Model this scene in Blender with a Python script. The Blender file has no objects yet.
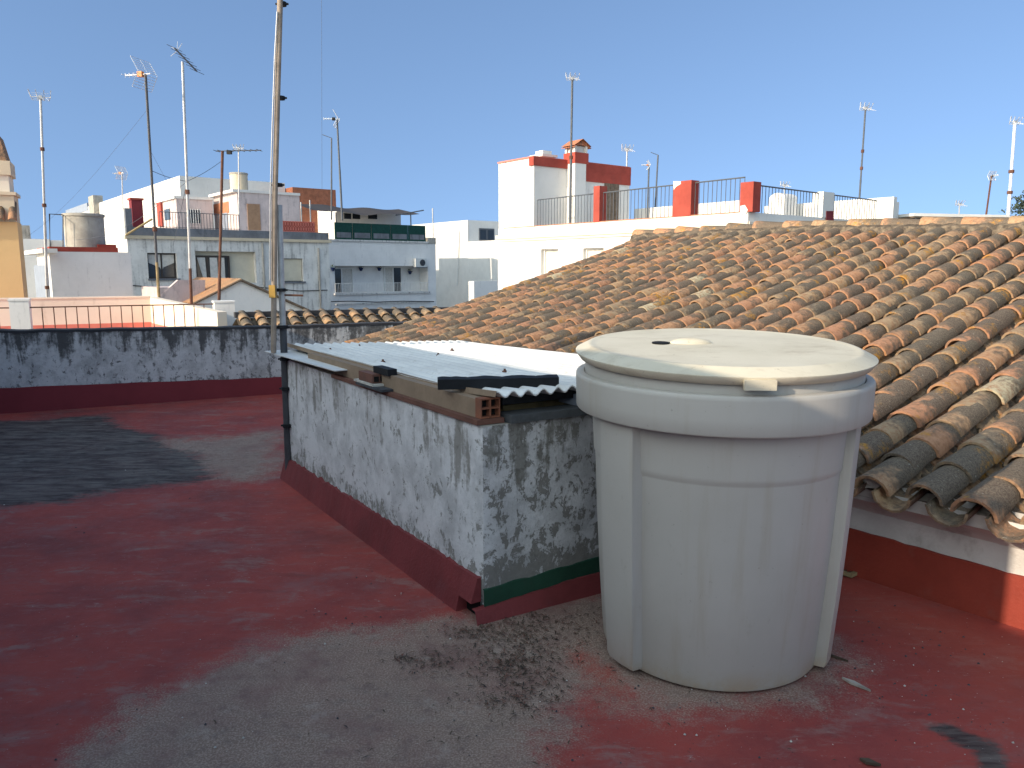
import bpy, math, random
from mathutils import Vector, Matrix, noise as mnoise
R = random.Random(7)
rad = math.radians
sc = bpy.context.scene
# ------------------------------------------------------------------ camera, world, sun, exposure
PITCH, CAMH, FOC = rad(8.5), 1.5, 769.0
cam = bpy.data.objects.new('camera', bpy.data.cameras.new('camera'))
sc.collection.objects.link(cam)
cam.location = (0, 0, CAMH)
cam.rotation_euler = (math.pi / 2 - PITCH, 0, 0)
cam.data.sensor_width = 36.0
cam.data.lens = 36.0 * FOC / 1024
cam.data.clip_start, cam.data.clip_end = 0.05, 2000
sc.camera = cam
SUN_AZ, SUN_EL = rad(233), rad(22.5)
w = bpy.data.worlds.new('World'); sc.world = w; w.use_nodes = True
nt = w.node_tree
bg = nt.nodes['Background']
sky = nt.nodes.new('ShaderNodeTexSky'); sky.sky_type = 'NISHITA'; sky.sun_disc = False
sky.sun_elevation, sky.sun_rotation = SUN_EL, SUN_AZ
sky.air_density, sky.dust_density, sky.ozone_density, sky.altitude = 1.0, 0.3, 1.9, 0
geo = nt.nodes.new('ShaderNodeTexCoord'); vm = nt.nodes.new('ShaderNodeVectorMath'); vm.operation = 'MULTIPLY_ADD'
vm.inputs[1].default_value = (1, 1, .8); vm.inputs[2].default_value = (0, 0, .30)
nt.links.new(geo.outputs['Generated'], vm.inputs[0]); nt.links.new(vm.outputs[0], sky.inputs[0])
# added sky gain: unseen sun side brightened and warmed to fill shade, dimmed elsewhere
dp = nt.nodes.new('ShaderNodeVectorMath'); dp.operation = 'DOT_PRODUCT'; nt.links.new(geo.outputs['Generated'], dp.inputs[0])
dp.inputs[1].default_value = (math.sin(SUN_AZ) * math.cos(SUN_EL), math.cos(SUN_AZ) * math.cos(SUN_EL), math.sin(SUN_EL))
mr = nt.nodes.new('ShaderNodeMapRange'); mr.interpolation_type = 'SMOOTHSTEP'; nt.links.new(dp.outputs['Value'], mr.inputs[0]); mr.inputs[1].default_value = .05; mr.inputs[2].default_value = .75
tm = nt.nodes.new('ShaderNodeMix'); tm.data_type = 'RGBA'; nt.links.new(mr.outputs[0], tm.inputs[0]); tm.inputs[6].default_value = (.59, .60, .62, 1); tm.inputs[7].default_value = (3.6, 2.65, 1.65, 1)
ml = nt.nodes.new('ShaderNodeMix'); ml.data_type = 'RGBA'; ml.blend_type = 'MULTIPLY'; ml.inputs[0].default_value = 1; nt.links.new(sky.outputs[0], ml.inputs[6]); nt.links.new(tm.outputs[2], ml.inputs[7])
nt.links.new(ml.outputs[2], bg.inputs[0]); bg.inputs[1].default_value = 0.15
sun = bpy.data.objects.new('sun', bpy.data.lights.new('sun', 'SUN')); sc.collection.objects.link(sun)
sun.data.energy, sun.data.angle, sun.data.color = 2.0, rad(0.45), (1.0, 0.85, 0.66)
SD = Vector((math.sin(SUN_AZ) * math.cos(SUN_EL), math.cos(SUN_AZ) * math.cos(SUN_EL), math.sin(SUN_EL)))
sun.rotation_euler = SD.to_track_quat('Z', 'Y').to_euler()
sun.location = (-20, -15, 20)
sc.view_settings.view_transform = 'Standard'; sc.view_settings.look = 'None'
sc.view_settings.exposure = 1.4; sc.view_settings.gamma = 1.0
sc.render.engine = 'CYCLES'
try: sc.cycles.use_denoising = True
except Exception: pass

# ------------------------------------------------------------------ geometry helpers
CP, SP = math.cos(PITCH), math.sin(PITCH)
def ray(px, py):
    u, v = (px - 512) / FOC, (384 - py) / FOC
    return (u, CP + v * SP, -SP + v * CP)
def at(px, py, Y):
    d = ray(px, py); return Vector((d[0] * Y / d[1], Y, CAMH + d[2] * Y / d[1]))
def onz(px, py, z=0.0):
    d = ray(px, py); t = (z - CAMH) / d[2]; return Vector((d[0] * t, d[1] * t, z))
LOC = {}
class MB:
    """collects faces and links them as one mesh object"""
    def __init__(s): s.v, s.f, s.m, s.sm, s.attr = [], [], [], [], None
    def face(s, pts, m=0, smooth=False):
        b = len(s.v); s.v += [Vector(p) for p in pts]; s.f.append(tuple(range(b, b + len(pts)))); s.m.append(m); s.sm.append(smooth); return s
    def grid(s, rows, m=0, smooth=True, closed=False):
        b = len(s.v); n = len(rows[0])
        for r in rows: s.v += [Vector(p) for p in r]
        for i in range(len(rows) - 1):
            for j in range(n if closed else n - 1):
                k = (j + 1) % n
                s.f.append((b + i * n + j, b + i * n + k, b + (i + 1) * n + k, b + (i + 1) * n + j)); s.m.append(m); s.sm.append(smooth)
        return s
    def hexa(s, p, m=0):
        """p: 4 bottom points (ccw from above) then 4 top points"""
        for q in ((3, 2, 1, 0), (4, 5, 6, 7), (0, 1, 5, 4), (1, 2, 6, 5), (2, 3, 7, 6), (3, 0, 4, 7)):
            s.face([p[i] for i in q], m)
        return s
    def box(s, c, d, lx, ly, z0, z1, m=0):
        """box centred at c in plan, long side lx along plan direction d"""
        d = Vector((d[0], d[1])).normalized(); n = Vector((-d.y, d.x)); c = Vector((c[0], c[1]))
        q = [c - d * lx / 2 - n * ly / 2, c + d * lx / 2 - n * ly / 2, c + d * lx / 2 + n * ly / 2, c - d * lx / 2 + n * ly / 2]
        return s.hexa([(a.x, a.y, z0) for a in q] + [(a.x, a.y, z1) for a in q], m)
    def tube(s, pts, r, n=8, m=0, cap=True):
        pts = [Vector(p) for p in pts]; rs = r if isinstance(r, (list, tuple)) else [r] * len(pts); rows = []
        for i, p in enumerate(pts):
            t = (pts[min(i + 1, len(pts) - 1)] - pts[max(i - 1, 0)]).normalized()
            a = t.cross(Vector((0, 0, 1)) if abs(t.z) < .9 else Vector((1, 0, 0))).normalized(); c = t.cross(a)
            rows.append([p + (a * math.cos(2 * math.pi * k / n) + c * math.sin(2 * math.pi * k / n)) * rs[i] for k in range(n)])
        s.grid(rows, m, True, True)
        if cap: s.face(rows[0][::-1], m); s.face(rows[-1], m)
        return s
    def lathe(s, prof, n=64, c=(0, 0), m=0, smooth=True, cap0=False, cap1=False):
        rows = [[(c[0] + r * math.cos(2 * math.pi * k / n), c[1] + r * math.sin(2 * math.pi * k / n), z) for k in range(n)] for r, z in prof]
        s.grid(rows, m, smooth, True)
        if cap0: s.face(rows[0][::-1], m)
        if cap1: s.face(rows[-1], m)
        return s
    def build(s, name, mat, parent=None, local=False, bevel=0, loc=None):
        root = parent
        while root is not None and root.parent is not None: root = root.parent
        if root is not None:
            off = Vector((0, 0, 0)) if local else LOC[root.name]
        elif local: off = Vector((0, 0, 0))
        elif loc is not None: off = Vector(loc)
        else:
            xs = [p.x for p in s.v]; ys = [p.y for p in s.v]
            off = Vector(((min(xs) + max(xs)) / 2, (min(ys) + max(ys)) / 2, min(p.z for p in s.v)))
        me = bpy.data.meshes.new(name)
        me.from_pydata([p - off for p in s.v], [], s.f)
        for mm in (mat if isinstance(mat, (list, tuple)) else [mat]): me.materials.append(mm)
        me.polygons.foreach_set('material_index', s.m); me.polygons.foreach_set('use_smooth', s.sm)
        if s.attr:
            a = me.color_attributes.new('wear', 'FLOAT_COLOR', 'POINT')
            a.data.foreach_set('color', [x for q in s.attr for x in q])
        me.update()
        try: me.set_sharp_from_angle(angle=rad(38))
        except Exception: pass
        o = bpy.data.objects.new(name, me); sc.collection.objects.link(o)
        if parent is not None: o.parent = parent
        elif not local: o.location = off
        LOC[o.name] = off
        if bevel:
            b = o.modifiers.new('bevel', 'BEVEL'); b.width = bevel; b.segments = 2; b.limit_method = 'ANGLE'
        return o
def tag(o, label=None, cat=None, group=None, kind=None):
    for k, v in (('label', label), ('category', cat), ('group', group), ('kind', kind)):
        if v: o[k] = v
    return o
def thing(name, label, cat, loc, group=None):
    o = bpy.data.objects.new(name, None); sc.collection.objects.link(o); o.location = loc; o.empty_display_size = .2
    LOC[o.name] = Vector(loc); return tag(o, label, cat, group)

# ------------------------------------------------------------------ materials
class NT:
    def __init__(s, name):
        s.mat = bpy.data.materials.new(name); s.mat.use_nodes = True; s.t = s.mat.node_tree
        s.b = s.t.nodes['Principled BSDF']; s.c = None
    def n(s, typ, **kw):
        x = s.t.nodes.new(typ)
        for k, v in kw.items(): setattr(x, k, v)
        return x
    def put(s, sock, v):
        if isinstance(v, bpy.types.NodeSocket): s.t.links.new(v, sock)
        elif isinstance(v, (tuple, list)) and len(v) == 3 and sock.type == 'RGBA': sock.default_value = (*v, 1)
        else: sock.default_value = v
    def co(s, scale=(1, 1, 1)):
        if s.c is None: s.c = s.n('ShaderNodeTexCoord').outputs['Object']
        if scale == (1, 1, 1): return s.c
        m = s.n('ShaderNodeMapping'); s.put(m.inputs[0], s.c); m.inputs['Scale'].default_value = scale; return m.outputs[0]
    def noise(s, sc_, det=6, rough=.6, scale=(1, 1, 1), dist=0.0):
        x = s.n('ShaderNodeTexNoise'); s.put(x.inputs['Vector'], s.co(scale)); x.inputs['Scale'].default_value = sc_
        x.inputs['Detail'].default_value = det; x.inputs['Roughness'].default_value = rough; x.inputs['Distortion'].default_value = dist
        return x.outputs[0]
    def step(s, v, a, b):
        x = s.n('ShaderNodeMapRange', interpolation_type='SMOOTHSTEP'); s.put(x.inputs[0], v)
        x.inputs[1].default_value, x.inputs[2].default_value = (a, b) if a < b else (b, a)
        x.inputs[3].default_value, x.inputs[4].default_value = (0, 1) if a < b else (1, 0)
        return x.outputs[0]
    def mth(s, op, a, b=0.0):
        x = s.n('ShaderNodeMath', operation=op); s.put(x.inputs[0], a); s.put(x.inputs[1], b); return x.outputs[0]
    def mix(s, f, a, b, mode='MIX'):
        x = s.n('ShaderNodeMix', data_type='RGBA', blend_type=mode); s.put(x.inputs[0], f); s.put(x.inputs[6], a); s.put(x.inputs[7], b); return x.outputs[2]
    def xyz(s, v=None):
        x = s.n('ShaderNodeSeparateXYZ'); s.put(x.inputs[0], v if v is not None else s.co()); return x.outputs
    def bump(s, h, st=.3, d=.02):
        x = s.n('ShaderNodeBump'); s.put(x.inputs['Height'], h); x.inputs['Strength'].default_value = st; x.inputs['Distance'].default_value = d
        s.t.links.new(x.outputs[0], s.b.inputs['Normal'])
    def done(s, col, rough=.8, spec=.3, metal=0.0):
        s.put(s.b.inputs['Base Color'], col); s.put(s.b.inputs['Roughness'], rough); s.b.inputs['Specular IOR Level'].default_value = spec
        s.b.inputs['Metallic'].default_value = metal; return s.mat
def dk(c, k): return tuple(x * k for x in c)
def paint(name, c, var=.85, dirt=None, amt=.5, sc_=2.5, rough=.8, bump=.15, spec=.25, streak=True, metal=0.0, fine=60):
    """painted or plastered surface: broad unevenness, rain streaks of grime, fine grain"""
    k = NT(name)
    col = k.mix(k.step(k.noise(sc_, 7, .65), .35, .7), c, dk(c, var))
    if dirt:
        st = k.noise(3.0, 6, .6, (2.2, 2.2, .28 if streak else 1.5))
        br = k.noise(9, 8, .7)
        f = k.step(k.mth('ADD', k.mth('MULTIPLY', st, .7), k.mth('MULTIPLY', br, .3)), .62 - .22 * amt, .74 - .1 * amt)
        col = k.mix(k.mth('MULTIPLY', f, min(1, amt + .25)), col, dirt)
    if bump:
        k.bump(k.noise(fine, 4, .6), bump, .01)
    return k.done(col, rough, spec, metal)
M = {}
M['white'] = paint('white_limewash', (.70, .675, .63), .9, (.42, .38, .32), .25, 1.0)
M['white_old'] = paint('old_white_plaster', (.62, .60, .57), .82, (.17, .165, .16), .62, 1.2)
M['pale_white'] = paint('pale_white_plaster', (.74, .72, .69), .9, (.3, .29, .28), .3, 1.0)  # slightly paler, less warm white than the limewash
M['cream'] = paint('cream_plaster', (.74, .64, .52), .88, (.45, .36, .28), .3, 1.0)
M['ochre'] = paint('ochre_plaster', (.62, .44, .21), .9, (.4, .3, .2), .2, 1.0)
M['beige'] = paint('beige_plaster', (.60, .50, .36), .88, (.3, .25, .2), .35, 1.0)
M['pink'] = paint('pinkish_plaster', (.58, .49, .47), .8, (.24, .21, .21), .5, 1.2)
M['concrete'] = paint('weathered_concrete', (.40, .37, .32), .7, (.12, .115, .11), .45, 2.0)
M['dark_concrete'] = paint('dark_stained_concrete', (.17, .18, .20), .65, (.07, .07, .075), .5, 1.5)
M['red'] = paint('red_oxide_paint', (.36, .065, .045), .75, (.2, .08, .07), .3, 2.0)
M['maroon'] = paint('maroon_paint', (.19, .028, .035), .8, (.1, .03, .03), .3, 2.0)
M['green'] = paint('dark_green_paint', (.018, .065, .04), .7, (.03, .04, .035), .4, 5.0)
M['terracotta'] = paint('terracotta', (.48, .19, .10), .7, (.14, .1, .08), .45, 6.0)
M['brick'] = paint('rough_brick', (.30, .115, .065), .65, (.1, .06, .05), .4, 3.0, streak=False)
M['salmon'] = paint('salmon_paint', (.62, .2, .15), .85, (.4, .2, .16), .3, 3.0)
M['glass'] = paint('dark_window_glass', (.022, .026, .032), .8, rough=.08, spec=.5, bump=0)
M['curtain'] = paint('pale_curtain', (.6, .57, .52), .8, bump=0, sc_=8)
M['shutter'] = paint('cream_roller_shutter', (.60, .54, .42), .9, bump=0)
M['frame'] = paint('dark_brown_frame', (.05, .04, .035), .8, bump=0, rough=.5)
M['wframe'] = paint('white_door_frame', (.74, .73, .70), .9, bump=0, rough=.45)
M['wood'] = paint('weathered_brown_wood', (.19, .14, .10), .6, (.08, .06, .05), .4, 8)
M['door_paint'] = paint('brown_painted_door', (.34, .21, .13), .8, (.2, .13, .09), .4, 5)
M['iron'] = paint('grey_painted_iron', (.09, .10, .115), .8, (.12, .06, .035), .3, 8, rough=.55, bump=0)
M['rust'] = paint('rusty_iron', (.13, .06, .04), .6, (.05, .03, .025), .4, 12, rough=.8, bump=.1)
M['galv'] = paint('galvanised_steel', (.44, .44, .44), .75, (.25, .2, .17), .3, 10, rough=.45, bump=0, metal=.4)
M['tanpole'] = paint('tan_weathered_tube', (.34, .27, .21), .65, (.16, .11, .08), .5, 10, rough=.6, bump=.05)
M['darkpole'] = paint('dark_grey_tube', (.07, .072, .08), .7, (.03, .03, .03), .4, 10, rough=.5, bump=.05)
M['alu'] = paint('bright_aluminium', (.66, .67, .68), .9, rough=.35, bump=0, metal=.3)
M['orange_plastic'] = paint('orange_plastic', (.62, .22, .05), .9, bump=0, rough=.4)
M['yellow_box'] = paint('yellowed_plastic', (.48, .29, .07), .8, (.2, .13, .06), .4, 12, bump=0, rough=.5)
M['black'] = paint('black_rubber', (.012, .013, .016), .7, (.03, .03, .03), .3, 15, rough=.7)
M['void'] = paint('painted_inner_dark', (.006, .006, .006), 1, bump=0)  # near-black, paints in the darkness inside holes and openings
M['screen'] = paint('dark_green_screen', (.01, .055, .045), .7, (.02, .03, .03), .3, 6, bump=.3)
M['awning'] = paint('charcoal_shade_cloth', (.055, .05, .052), .8, bump=.2)
M['blueglaze'] = paint('dark_blue_glaze', (.02, .035, .10), .8, rough=.25, bump=0)
M['leaf'] = paint('leaf_green', (.05, .085, .03), .5, (.1, .1, .05), .4, 12, bump=0)
M['leaf_dark'] = paint('dusty_dark_leaf', (.055, .075, .05), .6, bump=0, sc_=3)
M['bark'] = paint('bark', (.09, .065, .045), .6)
M['acwhite'] = paint('offwhite_appliance', (.6, .6, .57), .9, rough=.4, bump=0)
M['ground'] = paint('city_ground', (.16, .15, .14), .7, sc_=.3)
M['slate'] = paint('dark_slate', (.06, .062, .07), .6, (.16, .15, .14), .3, 14)
M['stone'] = paint('grimy_stone_coping', (.085, .09, .095), .6, (.2, .19, .17), .35, 9, bump=.5)
M['clay'] = paint('brown_clay_slab', (.16, .075, .055), .7, (.09, .07, .06), .4, 9)
M['hollow'] = paint('dusty_plastered_brick', (.27, .195, .135), .8, (.16, .10, .075), .35, 7)
M['pale_timber'] = paint('dirty_yellow_timber', (.30, .23, .12), .7, (.14, .1, .07), .4, 10)
M['steelbox'] = paint('blue_grey_profile', (.27, .30, .36), .8, rough=.5, bump=0)
M['chalk'] = paint('pale_mortar', (.52, .49, .44), .7, (.2, .18, .16), .4, 14, bump=.4)

def weathered_wall(name, c, grime, under, amt, base_amt, seed=0.0, zlow=.2, ztop=.8):
    """old limewash: vertical grime streaks hanging from the top edge, flaked patches showing grey render, soft blotches"""
    k = NT(name)
    z = k.xyz()[2]
    col = k.mix(k.step(k.noise(5 + seed, 8, .68), .38, .66), c, dk(c, .72))
    blot = k.noise(2.6 + seed * .3, 9, .7)
    col = k.mix(k.mth('MULTIPLY', k.step(blot, .5, .68), .5), col, dk(c, .5))
    st = k.noise(4.5, 7, .62, (1.9, 1.9, .22), .4)
    top = k.step(z, zlow, ztop)
    f = k.mth('ADD', k.mth('MULTIPLY', st, .62), k.mth('ADD', k.mth('MULTIPLY', k.noise(14, 8, .75), .3), k.mth('ADD', k.mth('MULTIPLY', top, .16), k.mth('MULTIPLY', k.mth('SUBTRACT', k.noise(.9, 3, .6), .5), .34))))
    col = k.mix(k.mth('MULTIPLY', k.step(f, .63 - .12 * amt, .70 - .08 * amt), .93), col, grime)
    fl = k.noise(15 + seed * 2, 12, .78, (1, 1, .75), .35)
    wet = k.step(z, .34, .06)
    fm = k.step(k.mth('ADD', fl, k.mth('MULTIPLY', wet, .14)), .62 - .1 * base_amt, .635 - .1 * base_amt)
    col = k.mix(k.mth('MULTIPLY', fm, .85), col, k.mix(k.noise(40, 4, .7), under, dk(under, .45)))
    col = k.mix(k.mth('MULTIPLY', k.step(k.noise(90, 3, .7), .60, .72), .35), col, dk(grime, .8))
    k.bump(k.mth('SUBTRACT', k.noise(30, 8, .7), k.mth('MULTIPLY', fm, .5)), .55, .012)
    return k.done(col, .9, .15)
M['box_wall'] = weathered_wall('weathered_limewash', (.66, .65, .65), (.27, .255, .235), (.31, .295, .265), .25, .5, 0)
M['box_front'] = weathered_wall('flaking_limewash', (.60, .59, .59), (.21, .20, .18), (.23, .215, .19), .28, .95, 1.3)
M['parapet'] = weathered_wall('mouldy_limewash', (.57, .56, .55), (.065, .064, .064), (.21, .205, .20), .98, .5, .6, .3, .85)
M['parapet_top'] = paint('blackened_wall_top', (.05, .05, .055), .6, (.02, .02, .02), .5, 4)
M['house_wall'] = paint('house_limewash', (.60, .565, .53), .8, (.27, .22, .19), .5, 3, streak=False, bump=.4)
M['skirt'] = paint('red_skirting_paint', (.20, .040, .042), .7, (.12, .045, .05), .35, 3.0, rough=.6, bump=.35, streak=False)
M['house_skirt'] = paint('house_skirting_paint', (.27, .044, .027), .8, (.22, .07, .055), .3, 3.0, rough=.65, bump=.3, streak=False)  # the tiled house's own, redder skirting paint

def floor_material():
    k = NT('worn_terrace_paint')
    at_ = k.n('ShaderNodeAttribute', attribute_name='wear'); rgb = k.n('ShaderNodeSeparateColor'); k.put(rgb.inputs[0], at_.outputs['Color'])
    gre, blk, red = rgb.outputs[0], rgb.outputs[1], rgb.outputs[2]
    n1, n2, n3 = k.noise(1.6, 8, .66), k.noise(16, 8, .72), k.noise(140, 4, .7)
    brush = k.noise(6, 7, .66, (.55, 2.2, 1), .6)
    base = k.mix(k.step(n1, .35, .68), (.305, .056, .046), (.20, .043, .042))
    base = k.mix(k.step(brush, .55, .72), base, (.25, .095, .085))
    base = k.mix(k.mth('MULTIPLY', k.step(k.noise(3.3, 10, .75, (.8, 1.6, 1), .3), .53, .66), .6), base, (.24, .155, .14))
    base = k.mix(k.mth('MULTIPLY', k.step(k.noise(1.1, 5, .6, (.7, 1.5, 1)), .50, .72), .55), base, (.13, .040, .038))
    base = k.mix(k.mth('MULTIPLY', k.step(k.noise(26, 9, .78, (.6, 1.5, 1)), .60, .64), .6), base, (.30, .20, .18))
    base = k.mix(k.mth('MULTIPLY', k.step(k.noise(2.0, 10, .74, (.8, 1.4, 1), .3), .50, .70), .55), base, (.20, .115, .115))
    base = k.mix(k.mth('MULTIPLY', k.step(k.noise(4.2, 8, .72, (.5, 2.0, 1), .2), .56, .72), .5), base, (.115, .036, .036))
    base = k.mix(red, base, (.34, .07, .045))
    grit = k.mix(k.step(n3, .42, .62), (.185, .142, .112), (.345, .275, .222))
    grit = k.mix(k.mth('MULTIPLY', k.step(n2, .5, .68), .6), grit, (.12, .10, .095))
    g = k.mth('ADD', gre, k.mth('ADD', k.mth('MULTIPLY', k.mth('SUBTRACT', k.noise(5, 11, .78), .5), 1.3), k.mth('MULTIPLY', k.mth('SUBTRACT', n3, .5), .7)))
    grit = k.mix(k.mth('MULTIPLY', k.step(k.noise(2.4, 9, .74), .44, .68), .7), grit, (.17, .105, .095))
    grit = k.mix(k.mth('MULTIPLY', k.step(k.noise(5.5, 9, .75), .56, .66), .35), grit, (.40, .36, .31))
    col = k.mix(k.mth('MULTIPLY', k.step(g, .26, .74), .86), base, grit)
    bk = k.mix(k.step(k.noise(4.5, 9, .72, (.7, 2.4, 1), .7), .36, .66), (.018, .018, .02), (.125, .115, .105))
    b = k.mth('ADD', blk, k.mth('ADD', k.mth('MULTIPLY', k.mth('SUBTRACT', brush, .5), .9), k.mth('MULTIPLY', k.mth('SUBTRACT', n2, .5), .7)))
    col = k.mix(k.mth('MULTIPLY', k.step(b, .32, .70), .93), col, bk)
    col = k.mix(k.mth('MULTIPLY', k.step(k.noise(75, 2, .5), .73, .76), .55), col, (.42, .40, .38))
    col = k.mix(k.mth('MULTIPLY', k.step(k.noise(48, 3, .6), .68, .72), .6), col, (.035, .03, .03))
    k.bump(k.mth('ADD', n2, k.mth('MULTIPLY', n3, .35)), .4, .008)
    return k.done(col, k.mth('ADD', .5, k.mth('MULTIPLY', n2, .5)), .2)
M['floor'] = floor_material()

def tile_material(name):
    """fired clay tiles: every tile its own fired colour (attribute), black lichen, ochre lichen, pale spots"""
    k = NT(name)
    at_ = k.n('ShaderNodeAttribute', attribute_name='wear'); rgb = k.n('ShaderNodeSeparateColor'); k.put(rgb.inputs[0], at_.outputs['Color'])
    hue, lich, along = rgb.outputs[0], rgb.outputs[1], rgb.outputs[2]
    c = k.n('ShaderNodeValToRGB'); k.put(c.inputs[0], hue)
    el = c.color_ramp.elements; el[0].color = (.42, .21, .125, 1); el[1].color = (.46, .40, .27, 1)
    for p, q in ((.3, (.42, .235, .135, 1)), (.6, (.37, .26, .155, 1)), (.82, (.29, .22, .145, 1))): e_ = el.new(p); e_.color = q
    n1, n2, n3 = k.noise(7, 8, .7), k.noise(30, 8, .72), k.noise(120, 3, .6)
    col = k.mix(k.step(n2, .4, .7), c.outputs[0], (.30, .15, .08), 'MIX')
    f = k.mth('ADD', k.mth('MULTIPLY', n1, .75), k.mth('ADD', k.mth('MULTIPLY', n2, .45), k.mth('ADD', k.mth('MULTIPLY', lich, .52), k.mth('MULTIPLY', along, .40))))
    dark = k.mix(k.step(n3, .35, .65), (.070, .060, .050), (.155, .132, .102))
    col = k.mix(k.mth('MULTIPLY', k.step(f, .70, .90), .90), col, dark)
    y = k.mth('MULTIPLY', k.step(k.noise(3.6, 6, .66), .565, .66), k.step(n2, .42, .58))
    col = k.mix(k.mth('MULTIPLY', y, .85), col, (.46, .22, .035))
    col = k.mix(k.mth('MULTIPLY', k.step(k.noise(55, 3, .6), .66, .70), .5), col, (.42, .40, .34))
    k.bump(k.mth('ADD', n2, k.mth('MULTIPLY', n3, .4)), .6, .01)
    return k.done(col, .92, .15)
M['tile'] = tile_material('clay_tile')
k = NT('valley_dirt'); M['dirt'] = (k.bump(k.noise(40, 8, .75), .8, .02), k.done(k.mix(k.step(k.noise(14, 8, .75), .35, .68), (.075, .06, .048), (.26, .20, .14)), .95, .1))[1]

def tank_material():
    k = NT('aged_cream_plastic')
    col = k.mix(k.step(k.noise(1.4, 6, .6), .35, .7), (.45, .425, .385), (.40, .376, .336))
    z = k.xyz()[2]
    st = k.noise(5, 6, .6, (3, 3, .15))
    col = k.mix(k.mth('MULTIPLY', k.step(st, .52, .72), .32), col, (.34, .28, .20))
    col = k.mix(k.mth('MULTIPLY', k.step(k.noise(22, 8, .75, (1, 1, .5)), .60, .70), .28), col, (.30, .26, .21))
    col = k.mix(k.mth('MULTIPLY', k.step(z, .13, .0), k.step(k.noise(8, 7, .7), .3, .7)), col, (.38, .30, .21))
    col = k.mix(k.mth('MULTIPLY', k.step(k.noise(60, 3, .6), .70, .74), .35), col, (.2, .17, .14))
    k.bump(k.noise(180, 3, .6), .06, .004)
    return k.done(col, .5, .35)
M['tank'] = tank_material()
def lid_material():
    k = NT('dusty_cream_lid')
    col = k.mix(k.step(k.noise(2.0, 7, .65), .35, .7), (.62, .56, .44), (.54, .485, .37))
    d = k.mth('MULTIPLY', k.step(k.noise(4.5, 9, .72, (.8, 1.5, 1), .15), .50, .70), .5)
    col = k.mix(d, col, (.36, .29, .20))
    col = k.mix(k.mth('MULTIPLY', k.step(k.noise(50, 4, .7), .64, .72), .5), col, (.2, .16, .12))
    k.bump(k.noise(90, 4, .6), .12, .006)
    return k.done(col, .6, .3)
M['lid'] = lid_material()
k = NT('corrugated_white_sheet'); _c = k.mix(k.step(k.noise(2.2, 7, .65, (1, 1, 1)), .35, .7), (.66, .655, .63), (.54, .535, .52))
_c = k.mix(k.mth('MULTIPLY', k.step(k.noise(18, 7, .7), .58, .70), .4), _c, (.34, .31, .27)); M['sheet'] = k.done(_c, .55, .35)

# ------------------------------------------------------------------ the setting
MB().face([(-600, -400, -8.0), (600, -400, -8.0), (600, 900, -8.0), (-600, 900, -8.0)]).build('ground', M['ground'])['kind'] = 'structure'
U = Vector((-.547, .837, 0)); Vd = Vector((.86, .51, 0))                      # light well: along its long side, along its short side
S = Vector((.788, .616, 0)); E = Vector((.616, -.788, 0))                      # street grid
PA, PD = Vector((-5.395, 7.969, 0)), Vector((.893, .451, 0))                   # parapet base line
PN = Vector((.451, -.893, 0))
W0 = Vector((1.92, 3.365, 0))                                                  # a point on the tiled house's wall

def inpoly(x, y, P):
    c = False
    for i in range(len(P)):
        a, b = P[i - 1], P[i]
        if (a[1] > y) != (b[1] > y) and x < (b[0] - a[0]) * (y - a[1]) / (b[1] - a[1]) + a[0]: c = not c
    return c
def dist(x, y, P):
    best = 1e9
    for i in range(len(P)):
        ax, ay = P[i - 1]; bx, by = P[i]; dx, dy = bx - ax, by - ay
        t = max(0, min(1, ((x - ax) * dx + (y - ay) * dy) / (dx * dx + dy * dy + 1e-9)))
        best = min(best, math.hypot(x - ax - t * dx, y - ay - t * dy))
    return best
def soft(x, y, P, wdt):
    if x < min(p[0] for p in P) - wdt or x > max(p[0] for p in P) + wdt or y < min(p[1] for p in P) - wdt or y > max(p[1] for p in P) + wdt: return 0.0
    d = dist(x, y, P) * (1 if inpoly(x, y, P) else -1)
    return max(0, min(1, .5 + .5 * d / wdt))
BLACK = [(-9, 8.2), (-5.15, 7.55), (-4.18, 7.8), (-3.5, 7.1), (-2.9, 6.4), (-2.25, 5.62), (-2.2, 5.3), (-2.93, 4.85), (-3.3, 4.72), (-9, 4.9)]
GREY1 = [(-.22, 3.25), (-.6, 3.1), (-.98, 2.92), (-1.2, 2.55), (-1.4, 2.0), (-1.3, 1.3), (.2, 1.3), (.12, 2.3), (.25, 2.55), (.55, 2.5), (.95, 2.45), (1.25, 2.72), (1.2, 3.3), (.45, 3.5)]
GREY2 = [(-3.3, 6.7), (-2.1, 7.1), (-1.65, 5.45), (-1.95, 5.25), (-2.4, 5.5)]
PATCH = [(1.33, 2.36), (1.46, 2.38), (1.56, 2.26), (1.5, 2.1), (1.4, 2.02), (1.44, 2.2)]
STREAK = [(.20, 2.86), (.27, 2.90), (.43, 2.68), (.36, 2.60)]
RIGHT = [(1.1, 3.3), (1.65, 3.6), (2.3, 3.0), (2.3, 2.0), (1.75, 2.4), (1.4, 2.9)]
LEFTR = [(-1.85, 3.4), (-1.74, 3.4), (-1.52, 2.2), (-1.62, 2.1)]
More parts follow.
